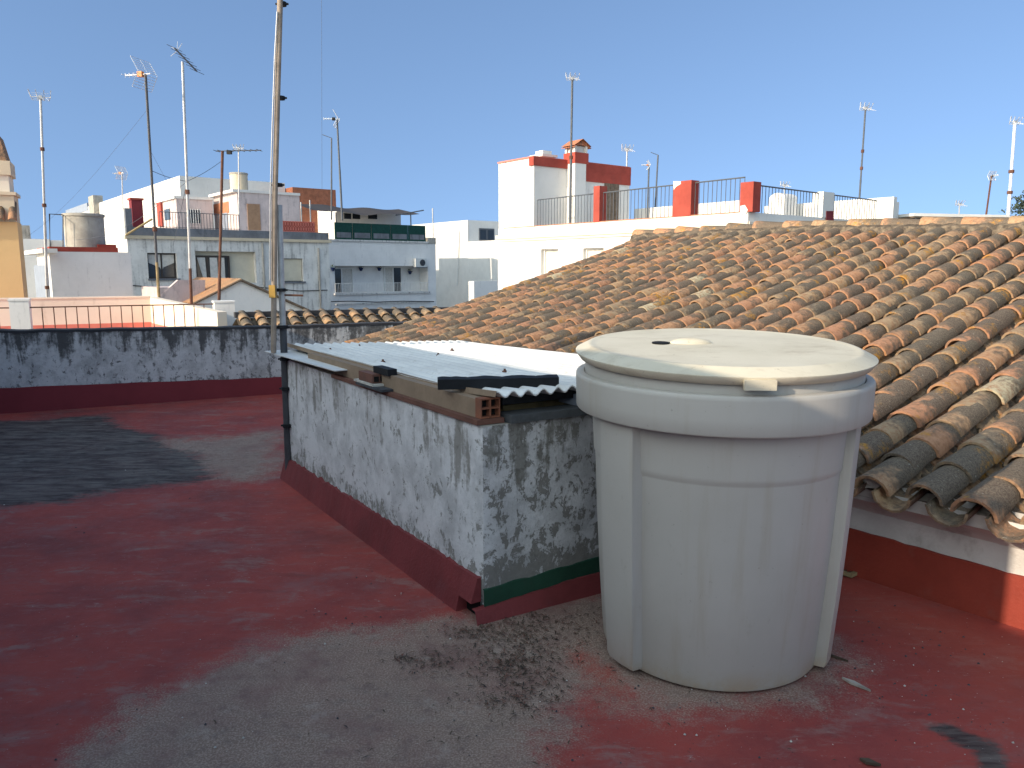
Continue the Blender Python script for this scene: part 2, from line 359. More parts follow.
def floor_sheet():
    b = MB(); xs, ys = [], []
    x = -9.0
    while x < 4.2: xs.append(x); x += .045
    y = -5.0
    while y < 10.6: ys.append(y); y += .045 if y > 1.2 else .3
    idx = {}; b.attr = []
    for j, yy in enumerate(ys):
        for i, xx in enumerate(xs):
            if (Vector((xx, yy, 0)) - PA).dot(PN) < -.12: continue
            if (Vector((xx, yy, 0)) - W0).dot(S) > .3: continue
            p = Vector((xx, yy, 0)); q = mnoise.noise(p * 1.3) * .16 + mnoise.noise(p * 3.7) * .07; q2 = mnoise.noise(p * 1.3 + Vector((9, 3, 1))) * .16
            idx[i, j] = len(b.v); b.v.append(Vector((xx, yy, mnoise.noise(p * .9) * .006)))
            a, c = xx + q, yy + q2
            g = max(soft(a, c, GREY1, .26), soft(a, c, GREY2, .3) * .8)
            r = max(soft(a * .3 + xx * .7, c * .3 + yy * .7, STREAK, .13), soft(a, c, RIGHT, .3) * .55)
            st_ = soft(a * .3 + xx * .7, c * .3 + yy * .7, STREAK, .13); g *= 1 - .75 * st_
            b.attr.append((g, max(soft(a, c, BLACK, .22), soft(xx + q * .15, yy + q2 * .15, PATCH, .05) * .85, soft(a, c, LEFTR, .08) * 0), r, 1))
    for j in range(len(ys) - 1):
        for i in range(len(xs) - 1):
            t = (idx.get((i, j)), idx.get((i + 1, j)), idx.get((i + 1, j + 1)), idx.get((i, j + 1)))
            if None not in t: b.f.append(t); b.m.append(0); b.sm.append(True)
    o = b.build('floor', M['floor'], loc=(0, 0, 0)); o['kind'] = 'structure'
floor_sheet()
# the flat-roofed block that carries the terrace (its sides go down to the street)
sl = MB(); _q = [PA + PD * -4.2, PA + PD * 3.6, W0 + E * 3.0 + S * .1, W0 + E * 8 + S * -7]
sl.hexa([(p.x, p.y, -8) for p in _q[::-1]] + [(p.x, p.y, -.03) for p in _q[::-1]])
sl.build('terrace_base', M['white'])['kind'] = 'structure'

def wavy_strip(b, p0, p1, z0, zf, n=80, out=Vector((0, 0, 0)), m=0, foot=0.0, amp=.012, seed=0):
    """a painted band between z0 and an uneven upper edge zf(t), standing out by `out`; foot spreads its lower edge"""
    rows = [[], [], []]
    for i in range(n + 1):
        t = i / n; p = p0.lerp(p1, t); z = zf(t) + (mnoise.noise(Vector((t * n * .25, seed, 0))) + .6 * mnoise.noise(Vector((t * n * .6, seed, 3)))) * amp
        o = out.normalized()
        rows[0].append((p.x + o.x * foot, p.y + o.y * foot, z0)); rows[1].append((p.x + out.x, p.y + out.y, z)); rows[2].append((p.x - out.x * .5, p.y - out.y * .5, z + .002))
    b.grid(rows, m, True)

# --- parapet at the far end of the terrace
pw = thing('parapet_wall', 'low mould-blackened white wall with maroon base across the far end of the red terrace', 'wall', PA + PD * 1.2)
b = MB(); n = 120; rows = [[], [], [], []]
for i in range(n + 1):
    p = PA + PD * (-4 + 9.2 * i / n); z = .855 - .05 * max(0, min(1, (-4 + 9.2 * i / n) / 2.93)) + .012 * mnoise.noise(Vector((i * .35, 1, 0)))
    f = p; k_ = p - PN * .22
    rows[0].append((f.x, f.y, -.02)); rows[1].append((f.x, f.y, z - .0)); rows[2].append((k_.x, k_.y, z)); rows[3].append((k_.x, k_.y, -8))
b.grid(rows, 0, False); b.build('wall', M['parapet'], pw)
b = MB(); rows = [[], [], [], []]
for i in range(n + 1):
    p = PA + PD * (-4 + 9.2 * i / n); z = .861 - .05 * max(0, min(1, (-4 + 9.2 * i / n) / 2.93)) + .012 * mnoise.noise(Vector((i * .35, 1, 0)))
    f = p + PN * .006; k_ = p - PN * .228; h = .02 + .008 * mnoise.noise(Vector((i * .8, 4, 0)))
    rows[0].append((f.x, f.y, z - h)); rows[1].append((f.x, f.y, z + .006)); rows[2].append((k_.x, k_.y, z + .006)); rows[3].append((k_.x, k_.y, z - h))
b.grid(rows, 0, False); b.build('coping', M['parapet_top'], pw)
b = MB(); wavy_strip(b, PA + PD * -4, PA + PD * 5.2, -.01, lambda t: .265 - .068 * max(0, min(1, (-4 + 9.2 * t) / 2.93)), 120, PN * .016, 0, .05, .008, 2)
b.build('skirting', M['maroon'], pw)

# --- tall neighbouring house left of and behind the camera: its shadow covers the terrace
nb = Vector((-.835, -.55, 0)); wb = Vector((-.55, .835, 0)); fb = nb * 1.5
def pt(t, d, z): p = fb + wb * t + nb * d; return (p.x, p.y, z)
nh = thing('stair_block', 'white stair block outside the frame, behind the photographer on the left', 'stair block', fb + wb * 3 + Vector((0, 0, 0)))
STEP_T, ZHI, ZLO = 1.12, 2.575, 2.045
def cfac(t0, t1, z1, nm):
    b = MB(); b.hexa([pt(t0, 4, -8), pt(t1, 4, -8), pt(t1, 0, -8), pt(t0, 0, -8)][::-1] + [pt(t0, 4, z1), pt(t1, 4, z1), pt(t1, 0, z1), pt(t0, 0, z1)][::-1]); return b.build(nm, M['white_old'], nh)
cfac(STEP_T, 10.4, ZHI, 'wall'); cfac(-6.0, STEP_T - .003, ZLO, 'low_wing')
for t0, z0, z1 in ((2.6, .9, 1.9), (5.6, .9, 1.9)):
    b = MB(); b.hexa([pt(t0, -.02, z0), pt(t0 + .9, -.02, z0), pt(t0 + .9, .03, z0), pt(t0, .03, z0)] + [pt(t0, -.02, z1), pt(t0 + .9, -.02, z1), pt(t0 + .9, .03, z1), pt(t0, .03, z1)])
    f = b.build('window', M['frame'], nh)
    b = MB(); b.hexa([pt(t0 + .06, -.03, z0 + .06), pt(t0 + .84, -.03, z0 + .06), pt(t0 + .84, -.021, z0 + .06), pt(t0 + .06, -.021, z0 + .06)] + [pt(t0 + .06, -.03, z1 - .06), pt(t0 + .84, -.03, z1 - .06), pt(t0 + .84, -.021, z1 - .06), pt(t0 + .06, -.021, z1 - .06)])
    b.build('pane', M['glass'], f)

# --- tiled house on the right
HZ, PIT = .47, rad(15)
E0 = W0 - S * .14 + Vector((0, 0, HZ))
TD = Vector((S.x * math.cos(PIT), S.y * math.cos(PIT), math.sin(PIT)))
ND = TD.cross(Vector((-E.x, -E.y, 0))).normalized()
if ND.z < 0: ND = -ND
EL, ER, TR = -6.85, 2.6, 5.75
def rp(e, t, n=0.0):
    sag = -.032 * max(0, e + 3.8) * t / TR - .05 * math.sin(math.pi * max(0, min(1, t / TR))) + .02 * mnoise.noise(Vector((e * .5, t * .5, 2)))
    return E0 + E * e + TD * t + ND * (n + sag)
th = thing('tiled_house', 'low white house with a broad lichen-dark clay barrel tile roof, behind the drum', 'house', W0 + E * -2 + S * 2)
b = MB()
wl, wr = W0 + E * (EL + .15), W0 + E * ER
def W(p, z): return (p.x, p.y, z)
back = S * 11.8
b.face([W(wl, -8), W(wr, -8), W(wr, HZ + .02), W(wl, HZ + .02)])
# gable ends and rear follow the roof
rg = S * (TR * math.cos(PIT)); rz = HZ + TR * math.sin(PIT) - .02
for q in (wl, wr): b.face([W(q, -8), W(q, HZ), W(q + rg, rz - .06), W(q + back, HZ), W(q + back, -8)])
b.face([W(wl + back, -8), W(wr + back, -8), W(wr + back, HZ), W(wl + back, HZ)])
b.build('wall', M['house_wall'], th)
b = MB(); wavy_strip(b, W0 + E * -5.4, W0 + E * ER, -.01, lambda t: .245 - .028 * t, 150, S * -.014, 0, .02, .015, 5); b.build('skirting', M['house_skirt'], th)
# roof bed (mortar and dirt in the channels), rear slope
rows = []
for i in range(24): rows.append([rp(EL + .05 + (ER - EL - .1) * j / 50, .03 + (TR - .03) * i / 23, -.05 + .012 * mnoise.noise(Vector((i * 1.7, j * 1.3, 0)))) for j in range(51)])
b = MB(); b.grid(rows, 0, True)
roof = b.build('roof', M['dirt'], th)
b = MB(); ec = -S * .10
b.grid([[W(q, .335) for q in (wl, wr)], [W(q + ec * .35, .375) for q in (wl, wr)], [W(q + ec, .415) for q in (wl, wr)], [W(q + ec * .9, .47) for q in (wl, wr)]], 0, False)
b.build('eave_cornice', M['house_wall'], th)
b = MB(); r0, r1 = rp(EL, TR, 0), rp(ER, TR, 0); bk = S * (TR * math.cos(PIT)); dz = Vector((0, 0, -TR * math.sin(PIT)))
b.face([r0, r1, r1 + bk + dz, r0 + bk + dz]); b.build('rear_slope', M['terracotta'], roof)

def barrel(b, base, ax, side, up, L, r0, r1, col, up0=0.03, up1=0.0, conv=1, thick=.014, segs=8, arc=1.0):
    """one half-barrel tile: base = lower-end centre, ax = along (to the upper end); conv 1 cover, -1 channel"""
    def ring(p, r, squash=.95):
        return [p + side * (r * math.cos(a)) + up * (conv * r * squash * math.sin(a)) for a in [math.pi * (1 - arc) / 2 + math.pi * arc * q / segs for q in range(segs + 1)]]
    n0 = len(b.v)
    A = [ring(base + ax * (L * f) + up * (up0 + (up1 - up0) * f), r0 + (r1 - r0) * f) for f in (0, .35, .7, 1)]
    b.grid(A, 0, True)
    I = ring(base + up * up0, r0 - thick); I2 = ring(base + ax * L * .5 + up * (up0 + up1) / 2, (r0 + r1) / 2 - thick)
    b.grid([ring(base + up * up0, r0), I], 0, False); b.grid([I, I2], 0, True)
    m = segs + 1
    for f in (0, .35, .7, 1): b.attr += [(col[0], col[1], f, 1)] * m
    b.attr += [(col[0], col[1] * .75, 0, 1)] * (len(b.v) - n0 - 4 * m)
PITCH_E, EXPO, LT = .235, .262, .36
b = MB(); b.attr = []; pan = MB(); pan.attr = []; mo = MB()
ne = int((ER - EL) / PITCH_E); e_first = -.69 - PITCH_E * int((.69 + 0 - EL - .69 + .0) / PITCH_E)
ecs = []
e_ = -.69
while e_ > EL + .05: e_ -= PITCH_E
e_ += PITCH_E
while e_ < ER - .05: ecs.append(e_); e_ += PITCH_E
for ei, e0 in enumerate(ecs):
    rowlich = R.uniform(-.12, .12); wob = R.uniform(-.015, .015)
    ncr = int(TR / EXPO)
    for c in range(ncr):
        t0 = -.03 + c * EXPO + R.uniform(-.015, .015) + wob
        e = e0 + R.uniform(-.014, .014) + .014 * math.sin(c * .5 + ei)
        left = (e0 - EL) / (ER - EL)
        side = (E + TD * R.uniform(-.09, .09) + ND * R.uniform(-.09, .09)).normalized()
        r = R.uniform(.083, .093)
        h = R.random()
        hue = (R.uniform(.05, .45) if h < .62 else R.uniform(.45, .85)) if left < .75 else (R.uniform(.15, .5) if h < .3 else R.uniform(.5, .9))
        if R.random() < .012: hue = 1.0
        lich = (.12 + rowlich + R.choice((-.12, .0, .06, .14, .26)) + .22 * max(0, left - .55)) if hue < 1 else .0
        if c in (0, 1): lich += .22
        if R.random() < .035: side = (side + TD * R.choice((-.2, .2)) + ND * R.uniform(-.15, .15)).normalized(); t0 -= R.uniform(.02, .06)
        barrel(b, rp(e, t0, .026), (rp(e, t0 + .3) - rp(e, t0)).normalized(), side, ND, LT, r, r * .84, (hue, max(0, lich)), .005 + R.uniform(-.004, .005), .0)
    for c in range(ncr):                                                       # channel tiles between the covers
        t0 = -.07 + c * EXPO
        e = e0 + PITCH_E / 2
        barrel(pan, rp(e, t0, .036), (rp(e, t0 + .3) - rp(e, t0)).normalized(), E, ND, LT, .088, .078, (R.uniform(.2, .8), R.uniform(.35, .6)), .012, .0, -1, .012, 6)
    # mortar plug under each cover at the eave
    p = rp(e0, .03, .012); ring = [p + E * (.066 * math.cos(a)) + ND * (.062 * math.sin(a)) for a in [math.pi * q / 8 for q in range(9)]]
    if R.random() < .75 and e0 > -3.2: MB().grid([[q - TD * R.uniform(.0, .03) for q in ring], [p - TD * .02 + ND * .01] * 9], 0, True).build('mortar_plug', M['chalk'], roof)
b.build('cover_tiles', M['tile'], roof); pan.build('channel_tiles', M['tile'], roof)
# ridge tiles, each end shows; lumps of mortar between
b = MB(); b.attr = []; mo = MB(); e = EL - .05
while e < ER:
    L = R.uniform(.40, .47)
    barrel(b, rp(e, TR, .03), (E + ND * R.uniform(-.03, .03)).normalized(), S * -1, Vector((0, 0, 1)), L + .04, .105, .098, (R.uniform(.15, .6), R.choice((.0, .05, .1, .35))), R.uniform(.02, .05), .0)
    e += L
rows = []
for i in range(150):
    e = EL + (ER - EL) * i / 149; a = mnoise.noise(Vector((i * .6, 0, 7))) + .8 * mnoise.noise(Vector((i * 1.37, 0, 2)))
    rows.append([rp(e, TR - .26 + .05 * a, -.02), rp(e, TR - .16, .095 + .03 * a), rp(e, TR - .04, .105 + .02 * a), rp(e, TR + .1, .02)])
mo.grid(rows, 0, True)
b.build('ridge_tiles', M['tile'], roof); mo.build('ridge_mortar', M['dirt'], roof)
# moss, grit and broken bits lying in the channels
b = MB()
for i in range(1700):
    e0 = R.choice(ecs) + PITCH_E / 2 + R.uniform(-.05, .05); t = abs(R.gauss(0, 2.2))
    if t > TR - .3 or t < .06 or e0 < -2.8: continue
    s_ = R.uniform(.006, .020) * (1.7 if R.random() < .08 else 1); p = rp(e0, t, -.025 + abs(e0 - round(e0)) * 0)
    rows = []
    for z_, r_ in ((0, 1), (.8, .85), (1.3, .25)): rows.append([p + ND * (z_ * s_) + (E * math.cos(a) + TD * math.sin(a)) * (r_ * s_ * R.uniform(.7, 1.3)) for a in [2 * math.pi * q / 6 for q in range(6)]])
    b.grid(rows, 0, False, True)
tag(b.build('channel_debris', M['dirt'], roof), kind='stuff')

# --- light well box in the middle
B0, L0 = Vector((-.125, 3.14, 0)), Vector((-1.62, 5.42, 0))
BR = B0 + Vd * 1.30; BLr = L0 + Vd * 1.05
lw = thing('light_well', 'chest-high weathered white masonry box under the corrugated sheet, red skirting on its long side', 'light well', (B0 + L0) / 2)
def wallmesh(p0, p1, z0a, z1a, z1b, nx=60, nz=18, amp=.006, seed=0):
    d = (p1 - p0).normalized(); nn = Vector((d.y, -d.x, 0)); rows = []
    for j in range(nz + 1):
        row = []
        for i in range(nx + 1):
            q = p0.lerp(p1, i / nx)
            if (q - B0).length < .03: q = q + (U + Vd) * (.016 * max(0, mnoise.noise(Vector((3.3, 1.1, j * .55)))) + .006)
            z = z0a + (z1a + (z1b - z1a) * i / nx - z0a) * j / nz
            o = amp * mnoise.noise(Vector((q.x * 4, q.y * 4 + seed, z * 4))) if 0 < i < nx else 0
            row.append((q.x + nn.x * o, q.y + nn.y * o, z))
        rows.append(row)
    return MB().grid(rows, 0, True)
wallmesh(L0, B0, -.02, .875, .85).build('long_wall', M['box_wall'], lw)
wallmesh(B0, BR, -.02, .85, .85, 40).build('short_wall', M['box_front'], lw)
b = MB(); b.grid(wallmesh(BR, BLr, -.02, .85, .87, 6, 2, 0).v and [[(BR.x, BR.y, -.02), (BLr.x, BLr.y, -.02)], [(BR.x, BR.y, .85), (BLr.x, BLr.y, .87)]], 0, False)
b.face([(BLr.x, BLr.y, -.02), (L0.x, L0.y, -.02), (L0.x, L0.y, .875), (BLr.x, BLr.y, .87)])
b.build('rear_wall', M['box_wall'], lw)
b = MB(); i_ = .11     # wall tops round the open shaft
ib0, ibr = B0 + Vd * i_ + U * i_, BR - Vd * i_ + U * i_; il0, ilr = L0 + Vd * i_ - U * i_, BLr - Vd * i_ - U * i_
for a, c, d_, e_ in ((B0, BR, ibr, ib0), (BR, BLr, ilr, ibr), (BLr, L0, il0, ilr), (L0, B0, ib0, il0)):
    zz = lambda p: .85 + .025 * max(0, min(1, (p - B0).dot(U) / 2.7))
    b.face([(p.x, p.y, zz(p)) for p in (a, c, d_, e_)]); b.face([(e_.x, e_.y, zz(e_)), (d_.x, d_.y, zz(d_)), (d_.x, d_.y, .2), (e_.x, e_.y, .2)])
b.build('wall_top', M['concrete'], lw)
MB().face([(p.x, p.y, .25) for p in (ib0, ibr, ilr, il0)]).build('shaft', M['void'], lw)
nl = Vector((-.837, -.547, 0)); ns = Vector((Vd.y, -Vd.x, 0))
hs, he = B0 + U * .135, B0 + U * .015                                            # drain hole near the corner
b = MB(); wavy_strip(b, L0 - Vd * .0 + U * .02, hs, -.01, lambda t: .15 + .035 * t, 150, nl * .018, 0, .062, .016, 9)
def sk(p, f, z): return (p.x + nl.x * f, p.y + nl.y * f, z)
b.face([sk(hs, .018, .185), sk(hs, .062, -.01), sk(hs, 0, -.01), sk(hs, 0, .185)])
wavy_strip(b, hs, he, .078, lambda t: .185, 8, nl * .018, 0, .052, .003, 11)
b.face([sk(hs, .052, .078), sk(he, .052, .078), sk(he, .0, .078), sk(hs, .0, .078)])
b.face([sk(he, .018, .185), sk(he, .052, .078), sk(he, 0, .078), sk(he, 0, .185)])
b.build('skirting', M['skirt'], lw)
MB().face([(hs.x + nl.x * .004, hs.y + nl.y * .004, 0), (he.x + nl.x * .004, he.y + nl.y * .004, 0), (he.x + nl.x * .004, he.y + nl.y * .004, .09), (hs.x + nl.x * .004, hs.y + nl.y * .004, .09)]).build('drain_hole_dark', M['void'], lw)  # flat black face, the hole's inner darkness put into the colour
b = MB(); wavy_strip(b, B0 + Vd * .0, BR, .0, lambda t: .135 + .06 * t, 50, ns * .008, 0, .010, .008, 14); b.build('green_band', M['green'], lw)
b = MB(); wavy_strip(b, B0 - Vd * .05, BR, -.01, lambda t: .055 + .035 * min(1, t * 2.5), 50, ns * .02, 0, .045, .006, 15); b.build('red_kerb', M['skirt'], lw)

# things lying on the box
def lb(u0, u1, v0, v1, z0, z1, tilt=0.0):
    """box on the light well in its own plan directions (u away along the long side, v along the short side)"""
    q = [B0 + U * a + Vd * c for a, c in ((u0, v0), (u0, v1), (u1, v1), (u1, v0))]
    return MB().hexa([(p.x, p.y, z0) for p in q] + [(p.x, p.y, z1 + tilt * (i in (2, 3))) for i, p in enumerate(q)])
zt = .853
tag(lb(.02, 1.75, -.012, .12, zt, zt + .022).build('clay_slab', M['clay'], bevel=.004), 'thin red-brown clay slab capping the long wall of the light well, under the beige bricks', 'slab')
hb = thing('brick_course', 'beige plastered row of hollow bricks along the long wall, open end at the corner', 'bricks', B0 + U * 1.1 + Vd * .06 + Vector((0, 0, zt + .022)))
lb(.075, 2.25, .015, .105, zt + .023, zt + .103).build('body', M['hollow'], hb, bevel=.004)
b = MB()   # open honeycomb end of the nearest brick, facing the camera side
u0, u1 = .03, .0745
for v0, v1, z0, z1 in ((.012, .018, 0, .086), (.055, .062, 0, .086), (.1, .106, 0, .086), (.018, .1, 0, .007), (.018, .1, .039, .046), (.018, .1, .079, .086)):
    q = lb(u0, u1, v0, v1, zt + .024 + z0, zt + .024 + z1); off = len(b.v); b.v += q.v; b.f += [tuple(i + off for i in f) for f in q.f]; b.m += q.m; b.sm += q.sm
b.build('open_end', M['brick'], hb); lb(.06, .0742, .02, .098, zt + .03, zt + .105).build('brick_core', M['void'], hb)
tag(lb(-.02, .09, .13, 1.12, zt, zt + .035).build('stone_coping', M['stone'], bevel=.008), 'dark grey stone slab along the short wall top beside the tank', 'slab')
tag(lb(.05, .10, .13, 1.15, zt + .070, zt + .112).build('roof_batten', M['black'], bevel=.004), 'black timber batten under the front edge of the corrugated sheet', 'batten')
tag(lb(.16, .25, .2, .62, zt + .01, zt + .045).build('timber_offcut', M['pale_timber'], bevel=.003), 'dirty yellow timber offcut lying in the gap under the sheet', 'plank')
sb = thing('box_profile', 'short blue-grey box profile with a dark open end under the sheet', 'profile', B0 + U * .1 + Vd * .6 + Vector((0, 0, zt + .036)))
lb(.0, .3, .50, .60, zt + .037, zt + .088).build('body', M['steelbox'], sb, bevel=.003)
lb(-.004, -.001, .535, .592, zt + .043, zt + .083).build('open_end', M['void'], sb)  # black plate on the solid profile, painted darkness of its hollow
for v_, l_ in ((.66, 'orange broken brick piece next to the box profile, under the sheet'), (.80, 'orange broken brick piece half behind the tank rim, under the sheet')):
    tag(lb(.02, .22, v_, v_ + .12, zt + .037, zt + .075 + .012 * (v_ > .7)).build('brick_piece', M['terracotta'], bevel=.006), l_, 'brick', 'brick pieces under the sheet')
# small pile half way along the long wall
pu = 1.08
tag(lb(pu - .17, pu + .18, -.05, .09, zt + .024, zt + .036).build('slate_slab', M['slate'], bevel=.003), 'dark slate slab sticking out over the long wall under the small brick', 'slab')
tag(lb(pu - .05, pu + .22, -.045, .06, zt + .037, zt + .048).build('stone_slab', M['chalk'], bevel=.003), 'pale broken stone slab between the dark slate and the small brick', 'slab')
sbk = thing('small_brick', 'small broken hollow brick on the slate pile half way along the box', 'brick', B0 + U * pu + Vector((0, 0, zt + .049)))
lb(pu - .02, pu + .17, -.035, .05, zt + .049, zt + .098).build('body', M['clay'], sbk, bevel=.004)
for q in (-.027, .008): lb(pu - .024, pu - .019, q, q + .026, zt + .058, zt + .086).build('hole', M['void'], sbk)  # black blocks on the solid brick, painted darkness of its holes
tag(lb(pu - .14, pu + .05, .0, .05, zt + .1, zt + .135).build('dark_wedge', M['black'], bevel=.004), 'black wedge block packed between the slate pile and the sheet edge', 'wedge')
# lower flat sheet at the far end
b = MB(); q = [B0 + U * a + Vd * c for a, c in ((1.55, -.06), (1.55, .25), (2.85, .5), (2.85, -.10))]
b.hexa([(p.x, p.y, .915) for p in q] + [(p.x, p.y, .921) for p in q]); tag(b.build('flat_sheet', M['sheet']), 'narrow flat white sheet strip lying lower at the far end of the box', 'sheet')
tag(lb(2.3, 2.62, .1, .6, .876, .914).build('support_brick', M['clay'], bevel=.004), 'clay brick carrying the far end of the white sheets, by the mast', 'brick')

# corrugated sheet
cs = thing('corrugated_sheet', 'large white corrugated roofing sheet covering the masonry box, half in sun', 'roof sheet', B0 + U * 1.3 + Vd * .6 + Vector((0, 0, .98)))
c00, c10 = onz(497, 394, .985), onz(287, 345, .955)                            # near-left and far-left corners
c01, c11 = B0 + Vd * 1.62 - U * .02 + Vector((0, 0, .995)), B0 + Vd * 1.55 + U * 3.0 + Vector((0, 0, .90))
c00.z += 0
b = MB(); NV, NU = 330, 26; rows = []; low = []
wid = (c01 - c00).length
for i in range(NU + 1):
    a = i / NU; row = []; r2 = []
    for j in range(NV + 1):
        c = j / NV
        p = c00.lerp(c01, c).lerp(c10.lerp(c11, c), a)
        z = p.z + .015 * math.cos(2 * math.pi * c * wid / .076) * .8 - .02 * math.sin(math.pi * a) - .022 * math.exp(-((a - .22) / .18) ** 2) + .004 * mnoise.noise(Vector((p.x * 2, p.y * 2, 0)))
        # the near-left corner curls up a little, the sheet hangs at its front edge
        z += .006 * math.exp(-((c * wid) / .1) ** 2)
        q = p + U * (.02 * mnoise.noise(Vector((c * 9, i * .0, 1)))) * (1 - a)
        row.append((q.x, q.y, z)); r2.append((q.x, q.y, z - .006))
    rows.append(row); low.append(r2)
b.grid(rows, 0, True); b.grid([r[::-1] for r in low], 0, True)
b.grid([rows[0], low[0]], 0, False); b.grid([rows[-1], low[-1]], 0, False)
b.grid([[r[0] for r in rows], [r[0] for r in low]], 0, False); b.grid([[r[-1] for r in rows], [r[-1] for r in low]], 0, False)
b.build('sheet', M['sheet'], cs)
b = MB(); el_, er_ = [], []                                                     # the flat folded edge strip along the long side
for i in range(11):
    a = i / 10; p = c00.lerp(c10, a); z = p.z + .012 - .02 * math.sin(math.pi * a) - .022 * math.exp(-((a - .22) / .18) ** 2)
    el_.append((p.x - .003, p.y - .002, z + .006)); er_.append((p.x - .006, p.y - .004, z - .020))
b.grid([el_, er_], 0, False); b.build('edge_strip', M['hollow'], cs)
for c, a in ((.12, .55), (.10, .83), (.38, .30), (.44, .62), (.3, .9), (.62, .72)):
    p = c00.lerp(c01, c).lerp(c10.lerp(c11, c), a); b = MB(); z = p.z + .006 - .02 * math.sin(math.pi * a) - .022 * math.exp(-((a - .22) / .18) ** 2)
    b.lathe([(.016, z - .004), (.014, z + .002), (.007, z + .005), (.006, z + .014), (.001, z + .015)], 8, (p.x, p.y)); b.build('bolt', M['rust'], cs)
# black ribbed closure strip lying on the front of the sheet
b = MB(); A_, B_ = onz(438, 387, .985), onz(559, 384.5, .985); dd = (B_ - A_).normalized(); nn = Vector((-dd.y, dd.x, 0)); rows = [[], [], [], []]
for i in range(101):
    t = i / 100; p = A_.lerp(B_, t); zz = .010 * abs(math.sin(t * 3.5 * math.pi + .4)) ** .6 + .004 * mnoise.noise(Vector((t * 14, 0, 0)))
    rows[0].append((p.x, p.y, .972)); rows[1].append((p.x, p.y, 1.016 + .2 * zz)); k_ = p + nn * .05; rows[2].append((k_.x, k_.y, 1.018 + .7 * zz)); rows[3].append((k_.x, k_.y, .972))
b.grid(rows, 0, False); b.face([r[0] for r in rows]); b.face([r[-1] for r in rows][::-1])
tag(b.build('closure_strip', M['black']), 'black ribbed rubber strip lying on the front edge of the white sheet', 'strip')

# ------------------------------------------------------------------ water tank
TC = Vector((.80, 2.965, .0))
tk = thing('water_tank', 'big cream plastic drum with ribbed sides and lid, standing on the red terrace', 'water tank', TC)
tk.rotation_euler = (rad(1.0), 0, rad(0))
b = MB(); n = 128; prof = [(.395, .0), (.396, .014), (.411, .014), (.420, .020), (.424, .034), (.444, .30), (.459, .55), (.4695, .785), (.4700, .79), (.4755, .80), (.4765, .815), (.481, .90), (.486, .985)]
b.lathe(prof, n, cap0=True)
for p in b.f[-1:]: pass
b.build('body', M['tank'], tk, local=True)
b = MB(); b.lathe([(.486, .975), (.538, .9725), (.545, .975), (.548, .980), (.549, 1.03), (.5505, 1.092), (.550, 1.103), (.546, 1.109), (.539, 1.111), (.521, 1.111), (.518, 1.108), (.516, 1.10), (.514, 1.17)], n)
b.build('collar', M['tank'], tk, local=True)
rot3 = Matrix.Rotation(rad(1.7), 4, 'X'); off3 = Vector((0, 0, 1.185))
lb_ = MB(); lb_.lathe([(.50, -.024), (.531, -.026), (.535, -.024), (.553, .000), (.553, .004), (.508, .027), (.503, .029), (.492, .0295), (.484, .0275), (.47, .027), (.30, .029), (.12, .031), (.0005, .031)], n)
lb_.v = [rot3 @ p + off3 for p in lb_.v]; lid = lb_.build('lid', M['lid'], tk, local=True)
def on_lid(mb): mb.v = [rot3 @ p + off3 for p in mb.v]; return mb
# raised filler grip and its slot
g = MB(); rows = []
for i in range(13):
    t = i / 12; x = -.19 + .16 * t; r_ = .030 * math.sin(math.pi * min(1, max(0, t * .96 + .02))) ** .5
    rows.append([(x, .02 + r_ * math.cos(a) * 1.1, .031 + .022 * math.sin(a) * (r_ / .03)) for a in [math.pi * q / 10 for q in range(11)]])
g.grid(rows, 0, True); on_lid(g).build('grip', M['lid'], lid, local=True)
g = MB(); g.lathe([(.034, .030), (.034, .0345), (.027, .0345), (.026, .0335), (.0005, .0335)], 24, (-.225, .02)); on_lid(g).build('vent_slot', M['void'], lid, local=True)
g = MB(); a0 = rad(-90 - 2)
d_ = Vector((math.cos(a0), math.sin(a0), 0)); g.box((d_ * .552).to_2d(), (-d_.y, d_.x), .10, .022, -.036, -.004); on_lid(g).build('clip', M['lid'], lid, local=True, bevel=.004)
# three upright ribs
vd = math.atan2(-TC.y, -TC.x)
for ang, wdt in ((vd - rad(43), .18), (vd + rad(74), .12), (vd + rad(192), .13)):
    r_ = MB(); d2 = Vector((math.cos(ang), math.sin(ang), 0)); s2 = Vector((-d2.y, d2.x, 0)); rows = []
    for z, rr, wk in ((.030, .460, .78), (.05, .467, .82), (.3, .484, .91), (.6, .499, .97), (.9, .510, 1), (.971, .513, 1)):
        h = wdt / 2 * wk
        rows.append([d2 * (rr - .075) - s2 * h * 1.06 + Vector((0, 0, z)), d2 * (rr - .004) - s2 * h + Vector((0, 0, z)), d2 * rr - s2 * (h - .012) + Vector((0, 0, z)),
                     d2 * (rr + .004) + Vector((0, 0, z)), d2 * rr + s2 * (h - .012) + Vector((0, 0, z)), d2 * (rr - .004) + s2 * h + Vector((0, 0, z)), d2 * (rr - .075) + s2 * h * 1.06 + Vector((0, 0, z))])
    r_.grid(rows, 0, False); r_.face(rows[0][::-1]); r_.build('rib', M['tank'], tk, local=True)

